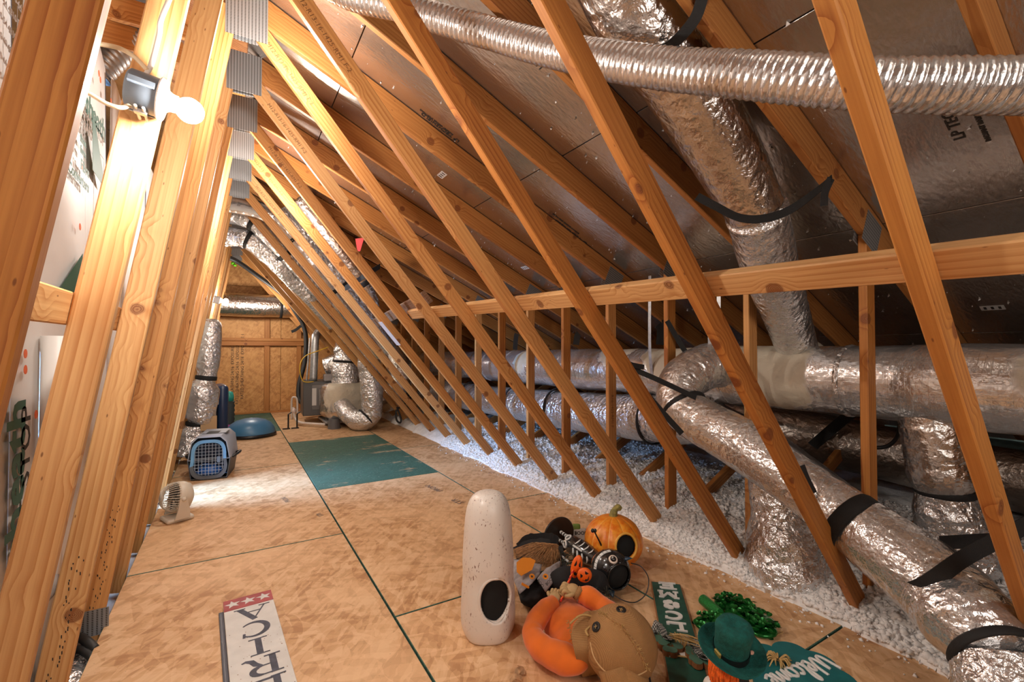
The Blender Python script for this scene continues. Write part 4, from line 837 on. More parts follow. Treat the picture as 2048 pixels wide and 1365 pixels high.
for y in (-.595, -.625): G().tube([GM@V3((-.08, y, .006)), GM@V3((.08, y-.004, .006))], .004, 6).build('twine', TW, GS)
g = G(); rr = random.Random(4)
for i in range(22): g.tube([GM@V3((.0+.01*rr.random(), -.585, .008)), GM@V3((rr.uniform(-.03, .035), -.56+.02*rr.random(), .03)), GM@V3((rr.uniform(-.035, .02), -.545+.06*rr.random(), .02))], .0016, 5, True, 4)
g.build('twine_bow', TW, GS, True)['kind'] = 'stuff'
GOLD = plain('dull_gold', (.36, .26, .06), .5, .2)
for x in (-.045, .045): clover(G(), GM @ T(x, -.575, .004), .024, .008, n=3).build('gold_clover', GOLD, GS)
# wooden shamrock garland over it
ga = thing('shamrock_garland', 'string of little wooden shamrocks with checked bows lying over the green sign', 'garland', at(1360, 1290, Z=0))
SGR = plain('sage_paint', (.07, .155, .105), .6); BRN = plain('brown_wood', (.26, .095, .03), .65)
def gingham():
    m, nt, b = mat('gingham'); c, _ = objc(nt, False); ck = [nd(nt, 'TexWave', {'Vector': c, 'Scale': 40.}, bands_direction=q).outputs['Fac'] for q in 'XY']
    s_ = mth(nt, 'ADD', rng(nt, ck[0], .45, .55), rng(nt, ck[1], .45, .55)); nt.links.new(ramp(nt, mth(nt, 'MULTIPLY', s_, .5), [(.1, (.025, .03, .03)), (.5, (.20, .20, .19)), (.9, (.6, .58, .52))]), b.inputs[0]); b.inputs['Roughness'].default_value = .8; return m
GIN = gingham()
for i, (u, v, z, rz) in enumerate(((1309, 1266, .026, .3), (1331, 1277, .036, 1.2), (1341, 1291, .042, .1), (1396, 1305, .04, .7), (1403, 1316, .046, 1.4))):
    p = at(u, v, Z=z); clover(G(), T(p.x, p.y, z-.022, rz), .052, .02, n=3).build('shamrock', BRN, ga); clover(G(), T(p.x, p.y, z-.0015, rz), .050, .002, n=3).build('painted_top', SGR, ga)
    if i != 2:
        g = G()
        for s_ in (-1, 1):
            e = V3((s_*math.cos(rz)*.042, s_*math.sin(rz)*.042, .02)); strap(g, [p, p+e*.6+V3((0, 0, .014)), p+e*1.15, p+e*.6-V3((0, 0, .004)), p+V3((0, 0, .003))], .032, V3((-math.sin(rz), math.cos(rz), .35)), .0015)
        g.ball(p+V3((0, 0, .006)), .008, n=8); g.build('bow', GIN, ga, 'a')
g = G()
for i in range(14):
    a = fw(1345+rr.uniform(-8, 8), 1272+rr.uniform(-6, 6), 1.95); b = fw(1412, 1292+rr.uniform(-10, 8), 1.85); g.tube([a, (a+b)/2+V3((0, 0, .015*rr.random())), b], .0014, 5, True, 4)
g.build('raffia', TW, ga, True)['kind'] = 'stuff'
# sequin shamrock
sq = thing('sequin_shamrock', 'glittery green sequin shamrock lying behind the green felt hat', 'decoration', at(1465, 1240, Z=0))
SQ = plain('green_sequin', (.010, .14, .022), .2, .55); GL = plain('green_glitter', (.015, .22, .04), .3, .4, var=.6, nsc=220, bmp=1., bsc=300)
cs = [at(1472, 1208, Z=.03), at(1432, 1252, Z=.03), at(1520, 1245, Z=.03)]; mid = (cs[0]+cs[1]+cs[2])/3; rs = random.Random(9); cnt = 0
for c in cs:
    dv = (c-mid); dv.z = 0; ax = dv.normalized(); sd_ = V3((-ax.y, ax.x, 0)); lo_ = G()
    for s_ in (-1, 1): lo_.ball(c+sd_*(.030*s_)+V3((0, 0, -.012)), (.072, .072, .02), n=16)
    lo_.ball((c+mid)/2+V3((0, 0, -.012)), (.06, .06, .018), n=14).build('lobe', SQ, sq, True)
    for i in range(92):
        a = rs.random()*6.283; r = .092*math.sqrt(rs.random()); q = c+sd_*(r*math.cos(a)*1.12)+ax*(r*math.sin(a)-.012); q.z = .026+.02*(1-(r/.1)**2)+.008*rs.random()
        nn = V3((rs.uniform(-.6, .6), rs.uniform(-.6, .6), 1)).normalized(); u_ = nn.cross(V3((1, 0, 0))).normalized(); cnt += 1
        G().lathe([(.0002, .0), (.008, .0012), (.0135, .0035)], frame(q, u_, nn.cross(u_)), 9).build('sequin', SQ, sq, True)
G().tube([at(1406, 1200, Z=.035), at(1420, 1212, Z=.035), at(1440, 1228, Z=.035)], [.026, .026, .022], 16).build('stem', GL, sq, 'a')
G().tube([at(1528, 1262, Z=.004), at(1555, 1262, Z=.01), at(1566, 1266, Z=.006), at(1550, 1270, Z=.004), at(1530, 1266, Z=.004)], .002, 5, True, 6).build('hanging_loop', TW, sq, True)
tag(G().lathe([(.0002, .002), (.008, .003), (.0135, .001)], Matrix.Translation(at(1541, 1278, Z=0)), 9).build('sequin', SQ, None, True), 'single green sequin fallen on the floor near the shamrock loop', 'sequin')
# gnome
HT = fw(1461, 1306, 1.6); gn = thing('leprechaun_figure', 'small figure in a green felt hat with orange hair and black coat', 'figurine', (HT.x, HT.y, 0))
FELT = plain('green_felt', (.002, .085, .070), .9, var=.25, nsc=60, bmp=.7, bsc=240)
hup = (V3((0, 0, 1))-_f*.30+_r*.10).normalized(); HM = frame(HT, _r, None, hup)
bk = lambda th, z: 1+.05*math.sin(2*th+.6)
br = G().lathe([(.046, .004), (.075, .002), (.098, .008), (.110, .016), (.113, .015), (.100, .004), (.075, -.004), (.046, -.003)], HM, 44, bk)
br.v = [tuple(V3(p)+hup*(.022*max(0, -(V3(p)-HT).dot(_r)/.1))) for p in br.v]
br.build('hat_brim', FELT, gn, True)
G().lathe([(.058, .0), (.0565, .02), (.056, .05), (.058, .085), (.060, .105), (.052, .122), (.03, .126), (.008, .114), (.001, .112)], HM, 36, lambda th, z: 1-.10*max(0, z/.12)**2*(abs(math.sin(th+.9))**6)+.05*math.cos(2*th)*(z/.12)).build('hat_crown', FELT, gn, True)
G().lathe([(.0595, .002), (.0595, .028)], HM, 36).build('hat_band', BLACK, gn, True)
G().box(HM @ T(-.057, -.022, .016, .3), .008, .028, .03, .002).build('hat_buckle', GOLD, gn)
ORH = plain('orange_hair', (.82, .13, .01), .8, var=.3, nsc=90)
g = G(); rs = random.Random(2)
for i in range(90):
    a = rs.uniform(2.2, 4.9); c = V3((HT.x, HT.y, HT.z-.01))+(_r*math.cos(a)-_f*math.sin(a)*0-_f.cross(V3((0, 0, 1)))*0)*.055+V3((_f.x, _f.y, 0))*(.05*math.sin(a)); e = c+V3((rs.uniform(-.01, .01), rs.uniform(-.01, .01), -.07-.04*rs.random()))-_r*.012
    g.tube([c, (c+e)/2-_r*.006, e], [.005, .005, .0015], 5, True, 3)
g.build('hair', ORH, gn, True)['kind'] = 'stuff'
SKIN = plain('doll_skin', (.75, .42, .30), .6)
G().ball((HT.x, HT.y, HT.z-.045), (.048, .048, .05), n=18).build('head', SKIN, gn, True)
G().ball(HT+_r*.118*.62+V3((0, 0, -.016)), (.022, .014, .022), n=12).build('ear', SKIN, gn, True)
G().lathe([(.001, .0), (.09, .0), (.088, .03), (.075, .10), (.055, .17), (.035, .2)], T(HT.x, HT.y, 0), 26).build('coat', plain('black_coat', (.018, .014, .013), .85, bmp=.5, bsc=150), gn, True)
G().ball(HT-_r*.065+V3((0, 0, -.115)), (.03, .03, .03), n=14).tube([HT-_r*.062+V3((0, 0, -.1)), HT-_r*.072+V3((-.0, 0, -.15)), HT-_r*.02+V3((0, 0, -.19))], [.02, .03, .02], 12, True, 5).build('white_collar', plain('white_felt', (.72, .68, .63), .9), gn, True)
G().box(frame(HT-_r*.046+V3((0, 0, -.088))-_f*.02, _r, _u), .018, .04, .01, .003).build('red_trim', REDP, gn)
# teal shamrock sign
TS = thing('shamrock_sign', 'teal shamrock board with white script Welcome and a raffia bow', 'sign', at(1600, 1340, Z=0))
TL_ = plain('teal_paint', (.008, .145, .155), .5, var=.2, nsc=8); TM = at(1600, 1348, Z=.012)
g = G()
for u, v, r in ((1532, 1303, .050), (1582, 1306, .075), (1630, 1328, .085), (1552, 1338, .075), (1592, 1350, .10), (1665, 1362, .09), (1560, 1366, .10), (1610, 1380, .12), (1690, 1385, .09)):
    kq = globals().get('kq', 0)+1; p = at(u, v, Z=.012); g.prism([(r*math.cos(a), r*math.sin(a)*.95) for a in [2*math.pi*j/26 for j in range(26)]], T(p.x, p.y, .002+.0004*kq), .011)
g.build('board', TL_, TS)
scr = [[(0, .9), (.04, .2), (.12, .08), (.2, .35), (.24, .75), (.26, .2), (.34, .08), (.44, .5), (.47, .95)], [(.5, .3), (.6, .35), (.62, .55), (.55, .58), (.5, .35), (.55, .08), (.66, .15)], [(.66, .15), (.78, .7), (.78, .98), (.72, .95), (.7, .4), (.74, .08), (.82, .15)], [(1.0, .48), (.93, .55), (.86, .4), (.87, .15), (.96, .08), (1.04, .2)], [(1.14, .55), (1.06, .45), (1.06, .15), (1.15, .08), (1.22, .25), (1.2, .5), (1.12, .55), (1.26, .45)], [(1.28, .5), (1.3, .08), (1.36, .45), (1.43, .52), (1.45, .1), (1.5, .42), (1.58, .52), (1.6, .12), (1.66, .12)], [(1.68, .3), (1.78, .35), (1.8, .52), (1.73, .57), (1.68, .35), (1.73, .08), (1.86, .2)]]
pa = at(1652, 1318, Z=.02); pb = at(1538, 1362, Z=.02); tx = (pb-pa).normalized(); ty_ = V3((0, 0, 1)).cross(tx); sc_ = (pb-pa).length/1.86
XM = frame(pa-ty_*.035+V3((0, 0, -.003)), tx, ty_)
for st in scr:
    P = [V3((x*sc_, y*.105, 0)) for x, y in st]; P, _ = spline(P, [0]*len(P), 6); G().tube([XM@p for p in P], .0065, 8, flat=.8).build('letter', WL, TS, True)
g = G(); bc = at(1556, 1320, Z=.025)
for i in range(40):
    a = rs.random()*6.28; g.tube([bc+V3((.008*math.cos(a), .008*math.sin(a), 0)), bc+V3((.035*math.cos(a), .03*math.sin(a), .02*rs.random())), bc+V3((.065*math.cos(a)*(.5+.5*rs.random()), .045*math.sin(a), -.006))], [.003, .0035, .002], 5, True, 4)
g.build('raffia_bow', TW, TS, True)['kind'] = 'stuff'
# ---------------------------------------------------------------- ghost
gc = at(976, 1262, Z=0); gh = thing('ghost_lantern', 'tall white speckled ghost lantern with an oval mouth hole', 'lantern', gc)
def gmat():
    m, nt, b = mat('ghost_glaze'); c, _ = objc(nt, False)
    sp = nd(nt, 'TexNoise', {'Vector': mapv(nt, c, (1, 1, .45)), 'Scale': 150., 'Detail': 3.}).outputs[0]; bg_ = nd(nt, 'TexNoise', {'Vector': c, 'Scale': 9., 'Detail': 2.}).outputs[0]
    k = mth(nt, 'MULTIPLY', rng(nt, sp, .62, .68), rng(nt, bg_, .40, .60)); nt.links.new(mixc(nt, k, (.74, .67, .61), (.16, .06, .03)), b.inputs[0]); b.inputs['Roughness'].default_value = .33; return m
GG = gmat(); prof = [(.110, 0), (.118, .012), (.124, .05), (.124, .1), (.121, .18), (.116, .26), (.118, .32), (.115, .39), (.111, .46), (.105, .53), (.094, .582), (.074, .618), (.045, .637), (.001, .643)]
pp, _ = spline([V3((a, b, 0)) for a, b in prof], [0]*len(prof), 6); gm_ = T(gc.x, gc.y, 0)
g = G().lathe([(p.x, p.y) for p in pp], gm_, 96, lambda th, z: 1+.035*math.cos(5*th+1)*(1-(z/.65)**3)+.02*math.cos(3*th)*(1-z/.7))
tv = V3((-_f.x, -_f.y, 0)).normalized(); fa_ = (tv*.92+_r*.38).normalized(); hc = V3((gc.x, gc.y, .195))+fa_*.118
u_, v_ = hole(g, hc, fa_, .072, .094, near=.10)
solid(g.build('body', GG, gh, True), .010)
G().tube([hc-fa_*(.004+.022*abs(math.cos(a)))+u_*(.074*math.cos(a))+v_*(.095*math.sin(a)*(1-.10*math.cos(a))) for a in [2*math.pi*i/48 for i in range(49)]], .0075, 8, False).build('mouth_rim', GG, gh, True)
BLK = plain('deep_black', (.004, .004, .004), .9)  # flat black, darkens the lantern hollows and colours printed face marks
G().lathe([(.001, .012)]+[(max(.001, p.x-.018), p.y) for p in pp if .01 < p.y < .62]+[(.001, .62)], gm_, 32).build('dark_core', BLK, gh, True)  # black shell added to darken the hollow behind the mouth
# ---------------------------------------------------------------- pumpkin
pk = at(1227, 1082, Z=.15); pu = thing('pumpkin_lantern', 'round orange pumpkin lantern with a black hole and stem, by the insulation', 'pumpkin', (pk.x, pk.y, 0))
def pmat():
    m, nt, b = mat('pumpkin_skin'); c, _ = objc(nt, False)
    n1 = nd(nt, 'TexNoise', {'Vector': c, 'Scale': 26., 'Detail': 5., 'Roughness': .65}).outputs[0]; n2 = nd(nt, 'TexNoise', {'Vector': c, 'Scale': 9., 'Detail': 2.}).outputs[0]
    cc = mixc(nt, rng(nt, n1, .35, .66), (.70, .15, .006), (.84, .33, .03)); cc = mixc(nt, rng(nt, n2, .4, .7, 0., .5), cc, (.75, .22, .01))
    d = nd(nt, 'VectorMath', {0: c, 1: (pk.x, pk.y, 0)}, operation='SUBTRACT').outputs[0]; q = nd(nt, 'SeparateXYZ', {0: d}); an = mth(nt, 'ARCTAN2', q.outputs[1], q.outputs[0])
    rib = rng(nt, mth(nt, 'ABSOLUTE', mth(nt, 'SINE', mth(nt, 'MULTIPLY', an, 5.))), 0., .14, 1., 0.); nt.links.new(mixc(nt, mth(nt, 'MULTIPLY', rib, .75), cc, (.88, .55, .16)), b.inputs[0]); b.inputs['Roughness'].default_value = .38; return m
PM = pmat(); R0 = .172
g = G().ball(pk, (R0, R0, .152), n=96, fn=lambda th, ph: (1-.035*math.exp(-(math.sin(5*th)/.35)**2)*math.cos(ph)))
pax = view(pk)(.44, -.20); ph_ = pk+pax*.158; u_, v_ = hole(g, ph_, pax, .064, .068, near=.09)
solid(g.build('shell', PM, pu, True), .012)
G().tube([ph_-pax*.004+u_*(.066*math.cos(a))+v_*(.070*math.sin(a)) for a in [2*math.pi*i/40 for i in range(41)]], .007, 8, False).build('hole_rim', plain('rim_orange', (.80, .40, .06), .5), pu, True)
G().ball(pk, (R0-.022, R0-.022, .132), n=24).build('dark_core', BLK, pu, True)  # black ball added to make the pumpkin's inside look dark
G().tube([pk+V3((0, 0, .135)), pk+V3((0, 0, .160)), pk+V3((.01, .0, .185))+_r*.004, pk+V3((0, 0, .198))+_r*.028, pk+V3((0, 0, .190))+_r*.045], [.036, .022, .018, .019, .013], 12, True, 6, wr(.12, 40, .1, 60)).build('stem', plain('olive_stem', (.24, .20, .05), .7, var=.35, nsc=50, bmp=.6, bsc=80), pu, True)
# ---------------------------------------------------------------- cat figurine
hd = at(1221, 1140, Z=.108); bs = at(1119, 1072, Z=.115); ca = thing('cat_lantern', 'black cat lantern with painted skeleton lying on its side', 'cat figurine', (hd.x, hd.y, 0))
GB = plain('gloss_black', (.010, .010, .011), .2, coat=.4); WP_ = plain('white_paint', (.72, .72, .70), .5); ax = (hd-bs); Lc = ax.length; ax = ax/Lc
vw = view(hd); VD = (V3((0, 0, EYE))-hd).normalized()
RH = .105; g = G().ball(hd, RH, n=72); ha = vw(.50, -.44); hcn = hd+ha*.082; u_, v_ = hole(g, hcn, ha, .068, .068, near=.06)
solid(g.build('head', GB, ca, True), .006)
G().tube([hcn-ha*.001+u_*(.069*math.cos(a))+v_*(.069*math.sin(a)) for a in [2*math.pi*i/40 for i in range(41)]], .004, 8, False).build('bucket_rim', GB, ca, True)
G().ball(hd, RH-.012, n=22).build('dark_core', BLK, ca, True)  # black ball added so the bucket opening looks dark
for x, y in ((.17, .45), (-.47, -.50)):
    d0 = vw(x, y); e = G().lathe([(.021, -.004), (.024, .002), (.022, .008), (.016, .009)], frame(hd+d0*(RH-.002), d0.cross(V3((0, 0, 1))), None, d0), 22).build('eye_ring', plain('eye_cream', (.80, .66, .56), .4) if 'eye_cream' not in bpy.data.materials else bpy.data.materials['eye_cream'], ca, True)
    G().ball(hd+d0*(RH+.0), (.017, .017, .017), n=16).build('eyeball', GB, ca, True); G().ball(hd+d0*(RH+.014)+_u*.005-_r*.004, .004, n=8).build('eye_glint', WP_, ca, True)
gp_ = [vw(.08, .86)*1.0, vw(-.30, .74), vw(-.60, .46), vw(-.74, .12), vw(-.76, -.20), vw(-.70, -.45)]
g = G(); strap(g, [hd+d*(RH+.001) for d in gp_], .018, hd-bs, .004, 6); g.build('grin', WP_, ca, 'a')
for i in range(11):
    t = i/10*(len(gp_)-1); k = min(int(t), len(gp_)-2); d0 = (gp_[k].lerp(gp_[k+1], t-k)).normalized(); G().box(frame(hd+d0*(RH+.0035), ax, None, d0), .018, .0018, .0012).build('tooth_line', GB, ca)
nd_ = vw(-.28, .10); G().ball(hd+nd_*RH, (.008, .008, .006), n=10).build('nose', plain('nose_grey', (.12, .12, .14), .4), ca, True)
for x, y in ((.82, .52), (-.10, -.94)):
    d0 = vw(x, y); e = hd+d0*(RH-.006); tdir = (ha*.7+d0*.7).normalized(); G().tube([e-tdir*.01, e+tdir*.02, e+tdir*.048], [.026, .018, .002], 10, flat=.45).build('ear', plain('blue_black', (.02, .05, .09), .3) if 'blue_black' not in bpy.data.materials else bpy.data.materials['blue_black'], ca, True)
hw = [fw(1262, 1127, 2.50), fw(1282, 1134, 2.46), fw(1297, 1158, 2.40), fw(1292, 1188, 2.36), fw(1272, 1205, 2.34), fw(1250, 1203, 2.33), fw(1229, 1192, 2.34)]
G().tube(hw, .0028, 7, True, 8).build('wire_handle', BLACK, ca, True)
b0 = bs+ax*.09; b1 = hd-ax*(RH-.01); LB_ = (b1-b0).length
FM = frame(b0, ax, None, (V3((0, 0, 1))-_f*.8).normalized()); BM = FM @ Matrix.Rotation(math.pi/2, 4, 'Y')
bprof = [(.001, .0), (.03, .005), (.048, .03), (.056, .06), (.058, LB_*.55), (.050, LB_*.78), (.036, LB_)]
G().lathe(bprof, BM, 30).build('body', GB, ca, True)
def bpt(s, th, off=.003):                         # th = 0 faces the camera
    r = .001
    for (r0, z0), (r1, z1) in zip(bprof, bprof[1:]):
        if z0 <= s <= z1: r = r0+(r1-r0)*(s-z0)/(z1-z0+1e-9)
    c = b0+ax*s; n0 = (VD-ax*VD.dot(ax)).normalized(); n1 = ax.cross(n0); return c+(n0*math.cos(th)+n1*math.sin(th))*(r+off)
for i in range(4):
    s = LB_*(.45+.13*i)
    for q in (-1, 1): G().tube([bpt(s-.004, q*.20+.05), bpt(s+.004, q*.55+.05), bpt(s-.004, q*.95+.05)], [.004, .0062, .003], 8, True, 5, flat=.5).build('rib_bone', WP_, ca, True)
G().tube([bpt(LB_*.42, .05), bpt(LB_*.68, .05)], .006, 8).build('breast_bone', WP_, ca, True)
for q in (-1, 1):
    G().tube([bpt(.045+.022*math.cos(a), .05+q*(.42+.30*math.sin(a)*1.1)) for a in [2*math.pi*i/16 for i in range(17)]], .0055, 7, False).build('pelvis_bone', WP_, ca, True)
    st = bpt(.015, q*.9+.05, -.01); en = bs+ax*.008+(st-b0-ax*.015)*1.1
    G().tube([st, (st+en)/2, en], [.012, .009, .008], 10).build('leg', GB, ca, True)
    for i in range(3): c = st.lerp(en, .3+.27*i); G().tube([c-ax*.006, c+ax*.006], .0105, 10).build('leg_stripe', WP_, ca, True)
    G().tube([bpt(.01, q*.75+.05), bpt(.035, q*.6+.05)], [.010, .007], 8).build('thigh_bone', WP_, ca, True)
rg = G(); ring_ = [(b1+ax*.004)+(FM.to_3x3()@V3((0, math.cos(a), math.sin(a))))*(.047*(1+.10*math.sin(24*a))) for a in [2*math.pi*i/144 for i in range(145)]]
rg.tube(ring_, .0085, 6, False); rg.build('ruff', plain('orange_ruff', (.85, .20, .01), .6), ca, True)
dn = ax; G().lathe([(.001, -.006), (.110, -.006), (.116, 0), (.110, .006), (.001, .007)], frame(bs-ax*.006, dn.cross(V3((0, 0, 1))), None, dn), 40).build('base', plain('brown_black', (.020, .014, .011), .35), ca, 'a')
tl = [fw(1208, 1106, 2.66), fw(1201, 1088, 2.62), fw(1193, 1072, 2.60), fw(1188, 1062, 2.60)]
G().tube(tl, [.006, .005, .004, .004], 8, True, 6).build('tail', BLACK, ca, True); G().ball(tl[-1]+_r*.006, (.010, .010, .012), n=10).ball(tl[-1]-_r*.008, (.010, .010, .012), n=10).build('tail_tip', BLACK, ca, True)
# card standing behind the cat
cdp = at(1160, 1096, Z=.0); tk = thing('treat_bag', 'small grey paper bag with a green top standing behind the cat figurine', 'bag', cdp)
M = frame(cdp+V3((0, 0, .062)), _r, None, V3((-_f.x, -_f.y, .35)).normalized())
rbox(G(), M, .085, .12, .03, .01).build('body', plain('paper_grey', (.48, .44, .40), .7, var=.15, nsc=30), tk, 'a'); rbox(G(), M @ T(-.02, .065, 0), .05, .045, .028, .01).build('top', plain('bag_green', (.14, .22, .03), .6), tk, 'a')
text('print', 'BOO!', .03, M @ T(0, .03, .0155), INK, tk, 'CENTER', bold=.001)
# ---------------------------------------------------------------- scarecrow
sc = thing('scarecrow_doll', 'scarecrow doll on its back with orange shirt and burlap head', 'doll', at(1170, 1290, Z=0))
ORS = plain('orange_cloth', (.74, .15, .008), .85, var=.14, nsc=6, bmp=1., bsc=14, sheen=.3)
def burlap():
    m, nt, b = mat('burlap'); c, _ = objc(nt, False); ws = [nd(nt, 'TexWave', {'Vector': c, 'Scale': 95., 'Distortion': 1.2, 'Detail': 2.}, bands_direction=q).outputs['Fac'] for q in 'XZ']
    n = nd(nt, 'TexNoise', {'Vector': c, 'Scale': 14., 'Detail': 4.}).outputs[0]; h = mth(nt, 'ADD', ws[0], ws[1]); cc = mixc(nt, mth(nt, 'MULTIPLY', h, .5), (.26, .125, .042), (.50, .27, .105)); nt.links.new(mixc(nt, rng(nt, n, .35, .7, 0., .5), cc, (.36, .18, .06)), b.inputs[0]); b.inputs['Roughness'].default_value = .9; bump(nt, b, h, .5, .0015); return m
BUR = burlap()
def A(u, v, z): return at(u, v, Z=z)
fold = wr(.2, 10, .09, 24)
sh = G().tube([A(1122, 1206, .04), A(1132, 1228, .055), A(1146, 1258, .06), A(1164, 1286, .065), A(1185, 1300, .06)], [.07, .105, .12, .12, .08], 40, True, 10, fold, flat=.62, upv=V3((0, 0, 1)))
sh.build('shirt', ORS, sc, True)
G().tube([A(1108, 1207, .125), A(1088, 1222, .12), A(1070, 1248, .105), A(1066, 1272, .09), A(1085, 1298, .08), A(1122, 1316, .075), A(1150, 1322, .075), A(1168, 1318, .07)], [.034, .042, .043, .042, .050, .057, .055, .036], 28, True, 10, wr(.16, 13, .07, 30)).build('sleeve', ORS, sc, True)
G().tube([A(1158, 1190, .155), A(1178, 1195, .15), A(1202, 1212, .13), A(1228, 1232, .12), A(1240, 1245, .1)], [.034, .042, .043, .046, .036], 28, True, 10, wr(.14, 13, .07, 30)).build('sleeve', ORS, sc, True)
GLV = plain('tan_glove', (.50, .33, .15), .7, bmp=.4, bsc=50)
def hand(c, d, up, s=1.):
    d = d.normalized(); sd2 = d.cross(up).normalized(); g = G().ball(c, (.030*s, .026*s, .020*s), frame((0, 0, 0), d, None, up), 16)
    for i in range(4):
        b = c+d*.018*s+sd2*((i-1.5)*.013*s); l = (.030, .037, .035, .027)[i]*s; g.tube([b, b+d*l*.6+up*.006*s, b+d*l*.85-up*.010*s, b+d*l*.55-up*.024*s], [.0078*s, .0075*s, .0068*s, .0055*s], 9, True, 5)
    b = c-sd2*.022*s; g.tube([b, b+d*.018*s-sd2*.012*s, b+d*.034*s-sd2*.006*s-up*.01*s], [.0085*s, .008*s, .006*s], 9, True, 5); return g
h1 = A(1146, 1180, .175); hand(h1, A(1132, 1178, .18)-h1, V3((0, 0, 1))-_f*.3, 1.15).build('hand', GLV, sc, True)
G().tube([A(1152, 1184, .168), A(1160, 1190, .158)], [.030, .034], 18, True).build('cuff', BUR, sc, True)
h2 = A(1110, 1196, .14); hand(h2, A(1116, 1178, .15)-h2, V3((0, 0, 1))-_f*.3, 1.1).build('hand', GLV, sc, True)
# burlap head and collar
hc_ = A(1241, 1290, .145); vw = view(hc_)
hf = G().ball(hc_, (.138, .138, .142), n=56, fn=lambda th, ph: 1+.025*nz((math.cos(th)*2, math.sin(th)*2, ph*2))); hf.build('head', BUR, sc, True)
sm = [vw(-.50, .74), vw(-.22, .60), vw(.10, .36), vw(.36, .02), vw(.52, -.30), vw(.62, -.55)]
g = G().tube([hc_+d*.140 for d in sm], .0045, 8, True, 8, wr(.3, 60, .3, 130)); 
g.build('seam', BUR, sc, True)
g = G(); rs = random.Random(6)
for i in range(110):
    t = rs.random()*(len(sm)-1.001); k = int(t); d0 = sm[k].lerp(sm[k+1], t-k).normalized(); p = hc_+d0*.141; e = p+d0*.008+V3((rs.uniform(-1, 1), rs.uniform(-1, 1), rs.uniform(-1, 1)))*.011; g.tube([p, e], [.0012, .0008], 4)
g.build('seam_fray', TW, sc)['kind'] = 'stuff'
lo3 = [vw(-.80, .05), vw(-.72, -.30), vw(-.45, -.60), vw(-.05, -.72), vw(.35, -.66), vw(.62, -.55)]
G().tube([hc_+d*.1405 for d in lo3], .0028, 6, True, 8).build('edge_cord', plain('pale_thread', (.60, .38, .18), .8), sc, True)
lf = G().tube([hc_+vw(-.35, -.62)*.10, hc_+vw(.0, -.85)*.12+V3((0, 0, -.03)), hc_+vw(.35, -.75)*.10], [.06, .075, .06], 24, True, 6); lf.build('neck_sack', BUR, sc, True)
for x, y in ((-.60, .40), (.12, .80)):
    d0 = vw(x, y); M = frame(hc_+d0*.139, d0.cross(V3((0, 0, 1))), None, d0); b_ = G().lathe([(.001, .004), (.013, .004), (.0175, .0065), (.0195, .004), (.019, 0)], M, 22).build('button_eye', BLACK, sc, True)
    G().box(M @ T(0, 0, .005, .8), .015, .0018, .0015).box(M @ T(0, 0, .005, -.77), .015, .0018, .0015).build('button_thread', TW, b_)
co = G(); strap(co, [A(1222, 1226, .20), A(1190, 1236, .205), A(1166, 1262, .185), A(1170, 1300, .15), A(1180, 1335, .06), A(1186, 1350, .02)], .085, (A(1200, 1300, .1)-A(1150, 1300, .1)), .005, 8)
co.v = [tuple(V3(p)+V3((0, 0, .010*nz(p, 14)))) for p in co.v]; co.build('collar', BUR, sc, 'a')
g = G()
for i in range(90):
    t = rs.random(); p = A(1137+22*t, 1240+105*t, .18-.16*t); g.tube([p, p+V3((rs.uniform(-.014, .004), rs.uniform(-.01, .01), rs.uniform(-.008, .004)))], [.0012, .0008], 4)
g.build('collar_fray', TW, sc)['kind'] = 'stuff'
G().tube([A(1140, 1248, .215), A(1160, 1232, .225), A(1178, 1232, .222), A(1192, 1240, .215), A(1182, 1252, .215), A(1172, 1262, .205), A(1176, 1272, .2)], .004, 8, True, 8, wr(.2, 60, .2, 130)).build('neck_rope', TW, sc, True)
G().tube([A(1285, 1337, .06), A(1288, 1350, .03), A(1290, 1372, .01)], .004, 7, True, 6).tube([A(1292, 1337, .06), A(1298, 1352, .03), A(1302, 1372, .01)], .004, 7, True, 6).build('dark_cord', RUBBER, sc, True)
# lollipop pumpkins held on a twisted stick
lo4 = thing('pumpkin_wand', 'orange jack o lantern heads on a red twisted stick in the scarecrow hand', 'toy', A(1130, 1190, .15))
OP = plain('orange_plastic', (.85, .13, .008), .45)
s0 = A(1121, 1204, .14); s1 = A(1147, 1140, .225)
for q in (0, math.pi): G().tube([s0.lerp(s1, i/40)+(_r*math.cos(i*.9+q)+_f*math.sin(i*.9+q))*.0028 for i in range(41)], .0036, 6).build('twisted_stick', REDP if q else OP, lo4, True)
for (u, v, zz, sx, sy, rot) in ((1153, 1134, .235, .027, .058, .25), (1169, 1151, .215, .036, .036, -.5)):
    c = A(u, v, zz); M = frame(c, _r*math.cos(rot)-_u*math.sin(rot), None, -_f); G().ball(c, (sx, sy, .016), M.to_3x3().to_4x4(), 24).build('pumpkin_head', OP, lo4, True)
    for dx, dy, tr_ in ((-.35, .3, 1), (.35, .3, 1), (0, -.35, 0)):
        pl = [(-.3, -.2), (.3, -.2), (0, .35)] if tr_ else [(-.6, .15), (-.3, -.1), (-.1, .05), (.1, -.15), (.3, .0), (.6, .2), (.2, -.32), (-.2, -.32)]
        G().prism([(sx*(dx+x*.9), sy*(dy+y*.9)) for x, y in pl], M @ T(0, 0, .0120), .003).build('face_mark', BLK, lo4)
